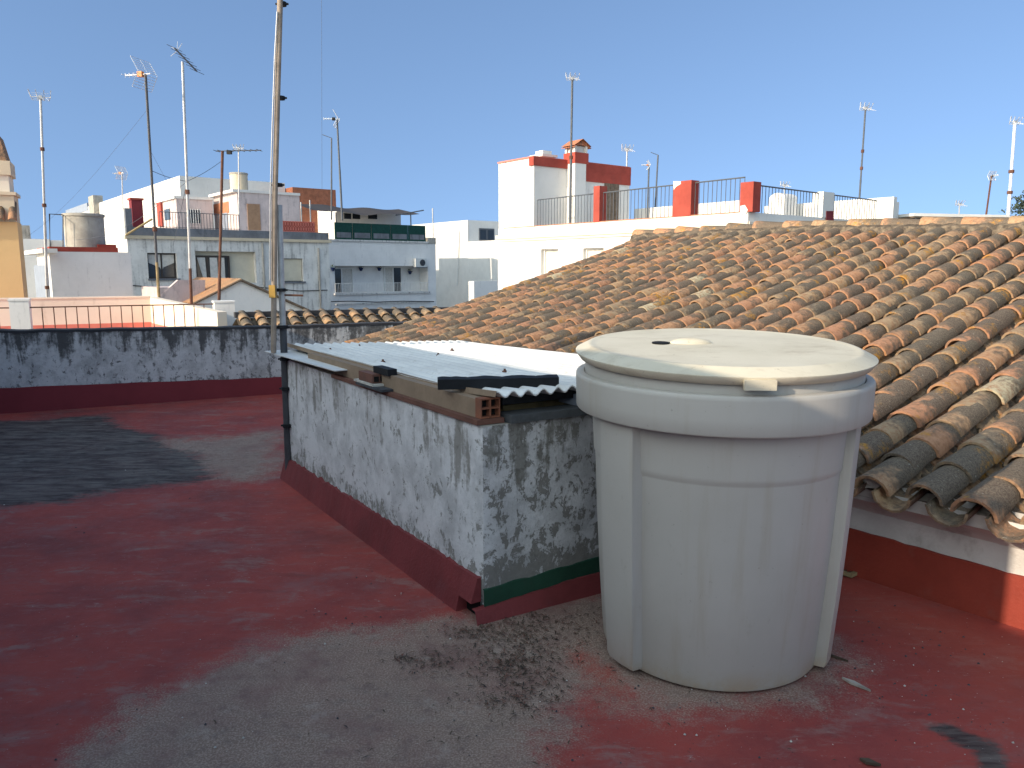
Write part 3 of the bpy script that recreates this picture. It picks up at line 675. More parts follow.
# ------------------------------------------------------------------ terrace bits
gx = onz(842, 567); gd = thing('drain_grate', 'rusty square drain grate by the red base of the tiled house wall, behind the tank', 'drain', (gx.x, gx.y, .006))
b = MB()
for o_ in (-.1, .1): b.box((gx + E * o_).to_2d(), (S.x, S.y), .22, .02, .006, .022); b.box((gx + S * o_).to_2d(), (E.x, E.y), .2, .02, .006, .0222)
b.build('frame', M['pale_timber'], gd)
b = MB()
for i in range(7): b.box((gx + E * (-.078 + .026 * i)).to_2d(), (S.x, S.y), .18, .009, .010, .018)
b.build('bars', M['rust'], gd); MB().box(gx.to_2d(), (S.x, S.y), .19, .19, .004, .0075).build('pit', M['void'], gd)  # pit is a black plate painting the dark under the bars
# leaf litter washed towards the drain hole: uncountable flakes
b = MB()
cl = [(-.05, 3.0, .10, .05, 170), (.03, 2.86, .12, .12, 420), (.0, 2.72, .07, .06, 260), (.03, 2.52, .09, .06, 230), (-.3, 2.78, .09, .05, 160), (-.42, 2.79, .03, .02, 40), (.1, 3.1, .18, .08, 230), (-.17, 3.02, .05, .04, 90), (.3, 2.95, .2, .2, 110), (-.1, 2.5, .4, .3, 130)]
for cx, cy, sx, sy, cnt in cl:
    for i in range(cnt):
        x, y = R.gauss(cx, sx), R.gauss(cy, sy); a = R.uniform(0, 6.28); l = R.uniform(.004, .019); wd = R.uniform(.001, .0032)
        if (Vector((x, y, 0)) - B0).dot(ns) < .05 and (Vector((x, y, 0)) - B0).dot(nl) < .1: continue
        d_ = Vector((math.cos(a), math.sin(a), 0)); p_ = Vector((-d_.y, d_.x, 0)); c_ = Vector((x, y, .004 + R.uniform(0, .004))); up = Vector((0, 0, R.uniform(.001, .006)))
        b.face([c_ - d_ * l, c_ - p_ * wd + up, c_ + d_ * l, c_ + p_ * wd + up], R.choice((0, 0, 1, 2)))
tag(b.build('leaf_litter', [M['bark'], M['frame'], M['clay']], loc=(0, 2.8, 0)), kind='stuff')
b = MB()
gc = [(1.35, 2.75, .16), (1.7, 2.95, .2), (1.45, 2.35, .15), (1.2, 3.2, .12), (-.2, 2.5, .4), (-1.2, 2.6, .5), (.5, 2.35, .25), (-2.5, 5.2, .6), (-.6, 3.4, .2)]
for i in range(420):
    g_ = R.choice(gc); x, y = R.gauss(g_[0], g_[2]), R.gauss(g_[1], g_[2])
    if (Vector((x, y, 0)) - W0).dot(S) > -.05: continue
    s_ = R.choice((.0012, .0018, .0022, .003, .0045)) * (1 + .05 * y); p = Vector((x, y, .003))
    b.grid([[p + Vector((math.cos(a) * s_ * R.uniform(.6, 1.3), math.sin(a) * s_ * R.uniform(.6, 1.3), 0)) for a in (0, 1.2, 2.5, 3.8, 5)], [p + Vector((0, 0, s_))] * 5], R.choice((0, 1, 1, 1)), False, True)
tag(b.build('grit', [M['chalk'], M['slate']], loc=(0, 3, 0)), kind='stuff')
def sliver(px, py, ang, l, wd, mat, name, label):
    p = onz(px, py, .006); d_ = Vector((math.cos(ang), math.sin(ang), 0)); q = Vector((-d_.y, d_.x, 0)); b = MB()
    P = [p - d_ * l, p + d_ * l * .2 - q * wd, p + d_ * l, p + d_ * l * .3 + q * wd]
    b.hexa([(a.x, a.y, .005) for a in P] + [(a.x, a.y, .014) for a in P]); tag(b.build(name, mat), label, 'twig')
sliver(856, 685, 2.2, .055, .010, M['concrete'], 'wood_splinter', 'pale grey wood splinter lying on the red floor right of the tank')
sliver(836, 658, 2.4, .045, .004, M['bark'], 'dark_twig', 'thin dark twig on the floor just right of the tank foot')
sliver(870, 763, 2.6, .03, .012, M['bark'], 'leaf_scrap', 'small dry leaf scrap at the bottom edge of the picture right of the tank')

# ------------------------------------------------------------------ facade helper
class Fac:
    """a vertical plane through plan point o along plan direction d; converts pixels of the survey photo to (k, z) on it"""
    def __init__(s, px, py, Y, d):
        p = at(px, py, Y); s.o = Vector((p.x, p.y)); s.d = Vector((d[0], d[1])).normalized(); n = Vector((-s.d.y, s.d.x)); s.n = n if n.dot(s.o) < 0 else -n
    def kz(s, px, py):
        r = ray(px, py); den = s.d.x * r[1] - s.d.y * r[0]; k = -(s.o.x * r[1] - s.o.y * r[0]) / den
        p = s.o + s.d * k; t = p.y / r[1]; return k, CAMH + r[2] * t
    def P(s, k, z, off=0.0): p = s.o + s.d * k + s.n * off; return Vector((p.x, p.y, z))
    def rect(s, x0, y0, x1, y1):
        k0, _ = s.kz(x0, (y0 + y1) / 2); k1, _ = s.kz(x1, (y0 + y1) / 2); _, z1 = s.kz((x0 + x1) / 2, y0); _, z0 = s.kz((x0 + x1) / 2, y1); return k0, k1, z0, z1
    def box(s, b, k0, k1, z0, z1, o0, o1, m=0):
        q = [s.P(k0, 0, o1), s.P(k1, 0, o1), s.P(k1, 0, o0), s.P(k0, 0, o0)]
        return b.hexa([(p.x, p.y, z0) for p in q] + [(p.x, p.y, z1) for p in q], m)
    def pbox(s, b, x0, y0, x1, y1, o0, o1, m=0): return s.box(b, *s.rect(x0, y0, x1, y1), o0, o1, m)
    def quad(s, b, pts, o0, o1, m=0):
        """polygon given in pixels, extruded from offset o0 (back) to o1 (front)"""
        K = [s.kz(*p) for p in pts]; f = [s.P(k, z, o1) for k, z in K]; g = [s.P(k, z, o0) for k, z in K]
        b.face(f, m); b.face(g[::-1], m)
        for i in range(len(f)): b.face([f[i - 1], f[i], g[i], g[i - 1]], m)
        return b
    def holed(s, b, k0, k1, z0, z1, holes, deep=.18, off=0.0):
        ks = sorted({k0, k1, *[x for h in holes for x in h[:2]]}); zs = sorted({z0, z1, *[x for h in holes for x in h[2:]]})
        for i in range(len(ks) - 1):
            for j in range(len(zs) - 1):
                kc, zc = (ks[i] + ks[i + 1]) / 2, (zs[j] + zs[j + 1]) / 2
                if any(h[0] < kc < h[1] and h[2] < zc < h[3] for h in holes): continue
                b.face([s.P(ks[i], zs[j], off), s.P(ks[i + 1], zs[j], off), s.P(ks[i + 1], zs[j + 1], off), s.P(ks[i], zs[j + 1], off)])
        for a, c, d, e in holes:
            for (p, q) in (((a, d), (c, d)), ((c, d), (c, e)), ((c, e), (a, e)), ((a, e), (a, d))):
                b.face([s.P(*p, off), s.P(*q, off), s.P(*q, off - deep), s.P(*p, off - deep)])
        return b
    def shell(s, b, k0, k1, z0, z1, depth, off=0.0, top=True):
        """the other sides of a block whose front lies on the plane"""
        q = [s.P(k0, 0, off), s.P(k1, 0, off), s.P(k1, 0, off - depth), s.P(k0, 0, off - depth)]
        for i in (1, 2, 3): p, r = q[i], q[(i + 1) % 4]; b.face([(p.x, p.y, z0), (r.x, r.y, z0), (r.x, r.y, z1), (p.x, p.y, z1)])
        if top: b.face([(p.x, p.y, z1) for p in q])
        return b
    def window(s, parent, h, deep, frame, pane, bars=1, fr=.05, curtain=False, hbars=0):
        a, c, d, e = h; f = MB()
        for r in ((a, a + fr, d, e), (c - fr, c, d, e), (a + fr, c - fr, e - fr, e), (a + fr, c - fr, d, d + fr)): s.box(f, *r, -deep + .002, -deep + .07)
        for i in range(bars): x = a + (c - a) * (i + 1) / (bars + 1); s.box(f, x - fr * .5, x + fr * .5, d + fr, e - fr, -deep + .004, -deep + .065)
        for i in range(hbars): z = d + (e - d) * (i + 1) / (hbars + 1); s.box(f, a + fr, c - fr, z - .02, z + .02, -deep + .006, -deep + .06)
        w_ = f.build('window', frame, parent); p = MB(); s.box(p, a + .002, c - .002, d + .002, e - .002, -deep - .02, -deep + .02); p.build('pane', pane, w_)
        return w_
def railing(b, F, k0, k1, z0, z1, n, r=.012, off=0.0):
    b.tube([F.P(k0, z1, off), F.P(k1, z1, off)], r * 1.3, 6); b.tube([F.P(k0, z0 + .05, off), F.P(k1, z0 + .05, off)], r, 6)
    for i in range(n + 1): k = k0 + (k1 - k0) * i / n; b.tube([F.P(k, z0, off), F.P(k, z1, off)], r, 5, cap=False)
def bthing(name, label, cat, F, k, z=-8.0, group=None): p = F.P(k, z, -1); return thing(name, label, cat, p, group)
M['grimy'] = paint('grime_streaked_plaster', (.68, .66, .62), .8, (.24, .23, .22), .62, 1.4)
# ------------------------------------------------------------------ neighbouring roof terrace beyond the parapet
FR = Fac(10, 320, 12.4, PD)
FT1 = Fac(150, 300, 16.5, PD); FT2 = Fac(150, 300, 16.5, E)
nt_ = bthing('neighbour_terrace', 'cream parapeted roof terrace with salmon floor just beyond the dark mouldy wall', 'terrace', FR, 2)
kL, kR = FR.kz(-60, 320)[0], FR.kz(236, 320)[0]
b = MB(); FR.box(b, kL - 3, kR, -8, .2, -9.5, .06); b.build('body', M['white_old'], nt_)
b = MB(); FR.box(b, kL - 3, kR - .01, .2, .204, -9.4, -.2); b.build('floor', M['salmon'], nt_)
a0, _, z0_, z1_ = FT1.rect(-60, 299, 150, 325)
b = MB(); FT1.box(b, a0 - 3, 0, .204, z1_, -.16, 0); FT1.box(b, a0 - 3, .01, z1_, z1_ + .03, -.18, .02)
ke = FT2.kz(217, 312)[0]; zt2 = FT2.kz(216, 312)[1]
p0, p1 = FT2.P(0, 0), FT2.P(ke, 0); q0, q1 = FT2.P(0, 0, -.16), FT2.P(ke, 0, -.16)
b.hexa([(p.x, p.y, .204) for p in (p0, p1, q1, q0)] + [(p0.x, p0.y, z1_), (p1.x, p1.y, zt2), (q1.x, q1.y, zt2), (q0.x, q0.y, z1_)])
b.build('parapet', M['cream'], nt_)
b = MB(); FT1.box(b, a0 - 3, 0, .205, z0_, 0, .012); FT2.box(b, .012, ke * .6, .205, z0_ - .02, 0, .012); b.build('skirting', M['salmon'], nt_)
def pier(x0, x1, y0, label):
    b = MB(); k0, k1, _, z1 = FR.rect(x0, y0, x1, 331); FR.box(b, k0, k1, .18, z1 - .03, -.3, .03); FR.box(b, k0 - .012, k1 + .012, z1 - .03, z1, -.312, .042)
    tag(b.build('rail_pier', M['pale_white'], bevel=.01), label, 'pier', 'white piers of the terrace rail beyond the parapet'); return k0, k1
pa = pier(10, 30, 299, 'white square pier at the far left end of the thin terrace railing'); pb = pier(215, 235, 301, 'white square pier at the right end of the thin railing, beside the small tiled roof')
zr = FR.kz(120, 306)[1]
rl = bthing('terrace_railing', 'thin dark iron railing between two white piers beyond the mouldy parapet', 'railing', FR, 2, .2)
b = MB(); n = int((pb[0] - pa[1]) / .165); k0, k1 = pa[1], pb[0]
for i in range(1, n): k = k0 + (k1 - k0) * i / n; b.tube([FR.P(k, .2, -.1), FR.P(k, zr, -.1)], .008, 6, cap=False)
b.build('bars', M['rust'], rl); b = MB(); k = pa[0]
for i in range(1, 12): b.tube([FR.P(k - .165 * i, .2, -.1), FR.P(k - .165 * i, zr, -.1)], .008, 6, cap=False)
b.build('bars', M['rust'], rl)
b = MB(); b.tube([FR.P(k0, zr, -.1), FR.P(k1, zr, -.1)], .012, 6); b.tube([FR.P(k - 2, zr, -.1), FR.P(k, zr, -.1)], .012, 6); b.build('top_rail', M['rust'], rl)

# small tiled roof between that terrace and the light well
FS = Fac(236, 314, 12.5, PD); ks1 = FS.kz(450, 313)[0]
st = bthing('small_tiled_house', 'low house with a short roof of pale clay tiles, just behind the dark parapet', 'house', FS, 1.5)
zs = FS.kz(300, 315)[1]; sp = rad(19)
def sp_(k, t, n): return FS.P(k, zs - t * math.sin(sp) + n * math.cos(sp), t * math.cos(sp) + n * math.sin(sp))
b = MB(); FS.box(b, 0, ks1, -8, zs - .62, -2.0, 1.4); b.build('wall', M['white_old'], st)
b = MB(); b.face([sp_(0, 1.7, -.03), sp_(ks1, 1.7, -.03), sp_(ks1, 0, -.03), sp_(0, 0, -.03)]); b.face([FS.P(0, zs - .03, 0), FS.P(ks1, zs - .03, 0), FS.P(ks1, zs - .62, -2.2), FS.P(0, zs - .62, -2.2)])
rs = b.build('roof', M['dirt'], st)
b = MB(); b.attr = []; kk = .1
dn = (sp_(0, 1, 0) - sp_(0, 0, 0)).normalized(); un = (sp_(0, 0, 1) - sp_(0, 0, 0)).normalized(); sd = Vector((FS.d.x, FS.d.y, 0))
while kk < ks1:
    for c in range(6): barrel(b, sp_(kk + R.uniform(-.01, .01), 1.68 - .28 * c, .0), -dn, sd, un, .38, .088, .075, (R.uniform(.4, .8), R.choice((0, .1, .2, .35))), .03)
    kk += .26
b.build('cover_tiles', M['tile'], rs)
b = MB(); FS.box(b, -.02, ks1, zs - .02, zs + .07, -.12, .05); b.build('ridge', M['parapet_top'], rs)

# ------------------------------------------------------------------ gable house and low wing
FG = Fac(240, 290, 27, S)
gh = bthing('gable_house', 'small white gabled house whose lit clay-tile slope shows between the rusty masts', 'house', FG, 0)
ap, le, re = FG.kz(240, 281), FG.kz(194, 304), FG.kz(318, 316)
kl = le[0]; zl = le[1]; kr = re[0]; zr_ = re[1]
b = MB(); f = [(kl, -8), (kr, -8), (kr, zr_), (ap[0], ap[1]), (kl, zl)]
for o_ in (0, -5.0): b.face([FG.P(k, z, o_) for k, z in (f if o_ == 0 else f[::-1])])
b.face([FG.P(kl, -8, 0), FG.P(kl, zl, 0), FG.P(kl, zl, -5), FG.P(kl, -8, -5)]); b.face([FG.P(kr, -8, 0), FG.P(kr, zr_, 0), FG.P(kr, zr_, -5), FG.P(kr, -8, -5)])
b.build('wall', M['pale_white'], gh)
def slope(b, ka, za, kb, zb, o0, o1, pitch=.24, amp=.05, th=.05):
    """tiled slope from ridge (ka, za) to eave (kb, zb); barrels run down the slope"""
    n = int(abs(o1 - o0) / pitch) * 8; rows = []
    for j in range(6):
        t = j / 5; rows.append([FG.P(ka + (kb - ka) * t, za + (zb - za) * t + th + amp * abs(math.sin(math.pi * i / 8)), o0 + (o1 - o0) * i / n) for i in range(n + 1)])
    b.grid(rows, 0, True); b.grid([[p - Vector((0, 0, th)) for p in rows[0]][::1], rows[0]], 0, False)
b = MB(); slope(b, ap[0], ap[1], kl - .1, zl - .06, .12, -5.1); slope(b, ap[0], ap[1], kr + .1, zr_ - .05, .12, -5.1)
b.attr = [(.35 + .3 * mnoise.noise(p * 2.1), -.35 + .2 * mnoise.noise(p * 3), .0, 1) for p in b.v]; b.build('roof', M['tile'], gh)
b = MB(); b.tube([FG.P(ap[0], ap[1] + .04, .1), FG.P(kr + .1, zr_ - .01, .1)], .05, 6); b.tube([FG.P(ap[0], ap[1] + .04, .1), FG.P(kl - .1, zl - .01, .1)], .04, 6); b.build('verge', M['wood'], gh)
FL = Fac(163, 290, 26.5, S); k0, k1, z0, z1 = FL.rect(160, 280, 205, 304)
lwg = bthing('low_house', 'low mauve-white flat house wall behind the rusty masts, left of the gabled house', 'house', FL, .5)
b = MB(); FL.holed(b, k0, k1, -8, z1 - .25, []); FL.shell(b, k0, k1, -8, z1 - .25, 2.6); FL.quad(b, [(160, 296), (178, 280), (205, 280), (205, 304), (160, 304)], -.2, .02); b.build('wall', M['pink'], lwg)

# ------------------------------------------------------------------ grey stained block A
FA = Fac(127, 240, 36, S)
A = bthing('stained_block', 'long grey-stained white apartment block with dark parapet, behind the masts on the left', 'apartment block', FA, 5)
ka1 = FA.kz(329, 250)[0]; zled = FA.kz(200, 240)[1]
W1, W2, W3 = FA.rect(148, 253, 177, 278.5), FA.rect(196, 251.5, 256, 283), FA.rect(281, 258.5, 303, 281.5)
b = MB(); FA.holed(b, 0, ka1, -8, zled, [W1, W2, W3], .3); FA.shell(b, 0, ka1, -8, zled, 9, top=True); b.build('wall', M['grimy'], A)
w1 = FA.window(A, W1, .25, M['frame'], M['glass'], 1, .07)
k0, k1, z0, z1 = W1; b = MB(); zc = z0 + (z1 - z0) * .62
b.face([FA.P(k0 + .07, z1 - .07, -.2), FA.P(k1 - .07, z1 - .07, -.2), FA.P(k1 - .07, zc, -.2), FA.P((k0 + k1) / 2 + .08, zc - .22, -.2), FA.P((k0 + k1) / 2, zc - .4, -.2), FA.P((k0 + k1) / 2 - .08, zc - .22, -.2), FA.P(k0 + .07, zc, -.2)]); b.build('curtain', M['curtain'], w1)
b = MB(); FA.box(b, W2[0], W2[1], W2[2], W2[3], -.5, -.3); b.build('loggia_wall', M['shutter'], A)
wr = FA.rect(196, 255.5, 231, 281); w2 = FA.window(A, (wr[0] + .02, wr[1], W2[2] + .02, wr[3]), .22, M['frame'], M['glass'], 2, .08)
k0, k1 = wr[0], wr[1]; b = MB()
b.face([FA.P(k0 + .12, wr[3] - .1, -.17), FA.P(k0 + .5, wr[3] - .1, -.17), FA.P(k0 + .55, W2[2] + .1, -.17), FA.P(k0 + .4, W2[2] + .1, -.17)]); b.face([FA.P(k0 + .72, wr[3] - .1, -.17), FA.P(k1 - .25, wr[3] - .1, -.17), FA.P(k1 - .25, W2[2] + .1, -.17), FA.P(k0 + .72, W2[2] + .1, -.17)]); b.build('curtain', M['curtain'], w2)
b = MB(); FA.box(b, W3[0] + .03, W3[1] - .03, W3[2] + .03, W3[3] - .03, -.2, -.12); w3 = b.build('shutter', M['shutter'], A)
for h_ in (W1, W3): b = MB(); FA.box(b, h_[0] - .05, h_[1] + .1, h_[2] - .09, h_[2], -.1, .1); b.build('sill', M['dark_concrete'], A)
b = MB(); FA.box(b, -.1, ka1 + .1, zled, zled + .14, -.3, .14); b.build('ledge', M['beige'], A)
zp = FA.kz(200, 229)[1]; b = MB(); FA.box(b, 0, ka1, zled + .14, zp, -.25, .02); b.build('parapet', M['dark_concrete'], A)
b = MB(); k0, k1, z0, z1 = FA.rect(121.5, 208, 126.5, 236); FA.box(b, 0.0, .28, zp, z1, -.3, .022); b.build('corner_post', M['dark_concrete'], A)
b = MB(); FA.box(b, 0.003, .27, zled + .01, z1 - .003, -7, -.31); b.build('side_parapet', M['white'], A)
kq = [FA.kz(x, 215)[0] for x in (160, 240)]
b = MB(); railing(b, FA, kq[0], kq[1], zp, zp + .75, 26, .014, -.12); b.build('railing', M['iron'], A)
k0, k1, z0, z1 = FA.rect(279, 222, 315, 232); b = MB(); FA.box(b, k0, k1, zp, zp + .2 + .35, -.09, -.03); lat = b.build('lattice_panel', M['salmon'], A)
b = MB()
for i in range(14):
    for j in range(2):
        kc = k0 + (k1 - k0) * (i + .5) / 14; zc = zp + .16 + .25 * j; b.tube([FA.P(kc + .09 * math.cos(a), zc + .11 * math.sin(a), -.02) for a in [2 * math.pi * q / 8 for q in range(9)]], .014, 4, cap=False)
b.build('lattice_rings', M['red'], lat)
for x, y0, y1 in ((262, 243, 300), (318, 248, 310)):
    b = MB(); b.tube([FA.P(FA.kz(x, y0)[0], FA.kz(x, y0)[1], .08), FA.P(FA.kz(x, y0)[0], FA.kz(x, y1)[1], .08)], .045, 6); b.build('downpipe', M['concrete'], A)
b = MB(); b.tube([FA.P(FA.kz(x, y)[0], FA.kz(x, y)[1], .07) for x, y in ((128, 285), (150, 287), (190, 286), (230, 288.5), (262, 287.5), (300, 291), (327, 290))], .022, 5); b.build('wall_cable', M['black'], A)
# bamboo pole lashed on the parapet
b = MB(); b.tube([at(126, 235, 35.8), at(152, 219, 35.8)], .05, 6); tag(b.build('lashed_pole', M['pale_timber']), 'pale pole leaning across the dark parapet corner of the stained block', 'pole')

def rooms(name, label, F, x0, x1, y0, y1, depth, mat, cat='rooftop room', slab=M['white'], over=.12):
    k0, k1, z0, z1 = F.rect(x0, y0, x1, y1); t = bthing(name, label, cat, F, (k0 + k1) / 2, z0); b = MB(); F.holed(b, k0, k1, z0 - 2, z1, []); F.shell(b, k0, k1, z0 - 2, z1, depth); b.build('wall', mat, t)
    if slab: b = MB(); F.box(b, k0 - over, k1 + .02, z1, z1 + .14, -depth - .05, .08); b.build('roof_slab', slab, t)
    return t, k0, k1, z0, z1
FP1 = Fac(177, 212, 43, S)
t, k0, k1, z0, z1 = rooms('rooftop_room', 'pinkish rooftop room with a barred window, left of the cylinder-tank room', FP1, 177, 213, 199.5, 228, 4.5, M['pink'])
h = FP1.rect(188, 210, 200, 223); b = MB(); FP1.box(b, *h, -.02, .03); wn = b.build('window', M['glass'], t); b = MB()
for i in range(6): k = h[0] + (h[1] - h[0]) * i / 5; b.tube([FP1.P(k, h[2] - .05, .08), FP1.P(k, h[3] + .05, .08)], .022, 5)
b.build('bars', M['wframe'], wn)
FP1s = Fac(177, 212, 43, E); h = FP1s.rect(165, 209, 170.5, 220); b = MB(); FP1s.box(b, *h, -.02, .04); b.build('side_window', M['glass'], t)
b = MB(); k0s, k1s, z0s, z1s = FP1s.rect(159, 200.5, 163, 216); FP1s.box(b, k0s, k1s, z0s - .6, z1s, -.3, .12); b.build('red_pilaster', M['red'], t)
FP2 = Fac(238, 212, 42, S)
t, k0, k1, z0, z1 = rooms('rooftop_room', 'mauve-white rooftop room with a brown door, carrying a round cement tank', FP2, 238, 300, 194, 231, 4.0, M['pink'], over=.25)
h = FP2.rect(247.5, 204, 260, 230); b = MB(); FP2.box(b, *h, -.02, .05); b.build('door', M['door_paint'], t)
FP2s = Fac(238, 212, 42, E); h = FP2s.rect(214, 203, 229, 214); b = MB(); FP2s.box(b, *h, -.1, .03); b.build('side_opening', M['terracotta'], t)
h = FP2s.rect(222, 213, 228, 232); b = MB(); FP2s.box(b, *h, -.1, .035); b.build('side_door', M['steelbox'], t)
def cyl(name, label, px0, px1, y0, y1, Y, mat, cat='water tank', ex=.4):
    p, q = at((px0 + px1) / 2, y1, Y), at((px0 + px1) / 2, y0, Y); r = (at(px1, (y0 + y1) / 2, Y) - at(px0, (y0 + y1) / 2, Y)).length / 2
    t = thing(name, label, cat, (p.x, p.y, p.z)); z0, z1 = p.z - ex, q.z
    b = MB(); b.lathe([(r, z0), (r, z1 - .12), (r * .99, z1 - .1)], 28, (p.x, p.y)); b.build('drum', mat, t)
    b = MB(); b.lathe([(r * 1.0, z1 - .11), (r * 1.06, z1 - .1), (r * 1.06, z1 - .02), (r, z1), (.01, z1 + .05)], 28, (p.x, p.y)); b.build('lid', M['concrete'], t); return t
cyl('cement_tank', 'small round cream cement tank on top of the mauve rooftop room', 231, 248, 173, 193, 43.5, M['beige'])
FCh = Fac(132, 210, 41, S); k0, k1, z0, z1 = FCh.rect(132, 198, 143, 222)
ch = bthing('red_chimney', 'maroon square chimney box on the stained block roof', 'chimney', FCh, (k0 + k1) / 2, z0)
b = MB(); FCh.box(b, k0, k1, z0 - 1.5, z1 - .1, -.6, 0); b.build('shaft', M['maroon'], ch); b = MB(); FCh.box(b, k0 - .06, k1 + .06, z1 - .1, z1, -.68, .06); b.build('cap', M['red'], ch)

# far pale building behind
FW = Fac(182, 210, 58, E); k0, k1, z0, z1 = FW.rect(63, 195, 182, 240)
fw = bthing('far_building', 'pale cream flat-roofed building far behind the stained block', 'building', FW, (k0 + k1) / 2)
b = MB(); FW.holed(b, k0, k1, -8, z1, []); FW.shell(b, k0, k1, -8, z1, 8); b.build('wall', M['white'], fw)
h = FW.rect(66, 206.5, 88, 214); b = MB(); FW.box(b, *h, -.1, .05); b.build('window', M['steelbox'], fw)
h = FW.rect(94, 196, 99, 214); b = MB(); FW.box(b, *h, -.4, .5); b.build('stair_block', M['concrete'], fw)

# white box house with cement tank
FX = Fac(51, 280, 27, S); k0, k1, z0, z1 = FX.rect(51, 252, 132, 300)
bx = bthing('box_house', 'plain white box house with red roof edge and a big cement tank', 'house', FX, (k0 + k1) / 2)
b = MB(); FX.holed(b, k0, k1, -8, z1, []); FX.shell(b, k0, k1, -8, z1, 3.2); b.build('wall', M['pale_white'], bx)
b = MB(); FX.box(b, k0 + .02, k1 - .4, z1, z1 + .17, -.25, -.02); FX.box(b, k0 + .02, k0 + .25, z1, z1 + .166, -3.1, -.26); FX.box(b, k1 - 1.0, k1 - .4, z1, z1 + .28, -1.2, -.27); b.build('roof_kerb', M['red'], bx)
FXs = Fac(51, 280, 27, E); h = FXs.rect(36, 265, 49, 300); b = MB(); FXs.box(b, h[0], h[1], h[2] - 2, h[3], -.1, .03); b.build('door', M['steelbox'], bx)
h = FXs.rect(30, 250, 50, 254); b = MB(); FXs.box(b, h[0], h[1] + .2, h[2], h[3], -.2, .25); b.build('canopy', M['white'], bx)
cyl('cement_tank', 'large stained round cement tank on the white box house roof', 68, 104, 214, 249, 28.6, M['concrete'])
b = MB(); b.tube([at(50, 252, 27.5), at(49.5, 214, 27.5), at(66, 215, 28.2)], .025, 6); b.tube([at(63, 215, 28), at(63, 252, 28)], .02, 6); tag(b.build('pipe_frame', M['iron']), 'thin grey pipe frame beside the large cement tank', 'pipe')

# ochre house at the left edge
FO = Fac(22, 250, 20, PD)
oc = bthing('ochre_house', 'ochre house with a stepped tower and tiled eave, cut by the left picture edge', 'house', FO, -1)
for nm, x1, y0, mt, o_ in (('wall', 17, 222, 'ochre', 0), ('upper_wall', 13, 195, 'beige', -.1), ('tower', 6, 161, 'cream', -.2)):
    k1, z1 = FO.kz(x1, y0); b = MB(); FO.holed(b, k1 - 8, k1, -8, z1, [], off=o_); FO.shell(b, k1 - 8, k1, -8, z1, 1.0, off=o_); b.build(nm, M[mt], oc)
k1, z1 = FO.kz(13, 195); b = MB(); FO.box(b, k1 - 8, k1 + .06, z1, z1 + .08, -1.1, -.04); k2, z2 = FO.kz(6.5, 160); FO.box(b, k2 - 8, k2 + .05, z2 - .35, z2, -1.2, -.14); b.build('cornice', M['beige'], oc)
b = MB(); b.attr = []; ke, ze = FO.kz(18, 223); _, zu = FO.kz(14, 208)
p_dn = (FO.P(0, ze, .15) - FO.P(0, zu, -.2)).normalized(); sd = Vector((FO.d.x, FO.d.y, 0)); un = p_dn.cross(sd); un = un if un.z > 0 else -un
for i in range(16): barrel(b, FO.P(ke - .1 - .26 * i, ze + .02, .15), -p_dn, sd, un, .68, .1, .085, (R.uniform(.1, .6), .12), .03)
b.build('eave_tiles', M['tile'], oc)
b = MB(); ka, za = FO.kz(6, 160); kb, zb = FO.kz(-3, 133); b.face([FO.P(ka, za, -.17), FO.P(kb, zb, -.17), FO.P(kb, zb, -1.2), FO.P(ka, za, -1.2)]); b.face([FO.P(ka, za, -.171), FO.P(kb, zb, -.171), FO.P(kb - 5, zb, -.171), FO.P(kb - 5, za, -.171)]); b.face([FO.P(kb, zb, -.17), FO.P(kb - 5, zb, -.17), FO.P(kb - 5, zb, -1.2), FO.P(kb, zb, -1.2)])
b.attr = [(.4, .15, .3, 1)] * len(b.v); b.build('tower_roof', M['tile'], oc)
FB0 = Fac(24, 260, 42, S); k0, k1, z0, z1 = FB0.rect(20, 239, 52, 290)
bb = bthing('bluish_house', 'pale bluish house in shade between the ochre house and the white box house', 'house', FB0, 1); b = MB(); FB0.holed(b, k0 - 4, k1, -8, z1, []); FB0.shell(b, k0 - 4, k1, -8, z1, 6); b.build('wall', M['pale_white'], bb)
h = FB0.rect(14, 225, 31, 239); b = MB(); FB0.box(b, h[0], h[1], z1, h[3], -2, -.3); b.build('roof_box', M['concrete'], bb)
h = FB0.rect(53, 240, 66, 252); b = MB(); FB0.box(b, *h, -1.5, -.5); b.build('low_step', M['white'], bb)

# brick stair tower
FK = Fac(293, 198, 62, S); k0, k1, z0, z1 = FK.rect(293, 188.5, 336, 212)
bk_ = bthing('brick_tower', 'bare red-brown brick rooftop block behind the balcony building', 'rooftop block', FK, 1, z0); b = MB(); FK.holed(b, k0, k1, z0 - 5, z1, []); FK.shell(b, k0, k1, z0 - 5, z1, 5); b.build('wall', M['brick'], bk_)
b = MB(); FK.box(b, k0 - .9, k0 - .003, z0 - 5, z1 - .35, -3.6, -.8); b.build('side_block', M['terracotta'], bk_)

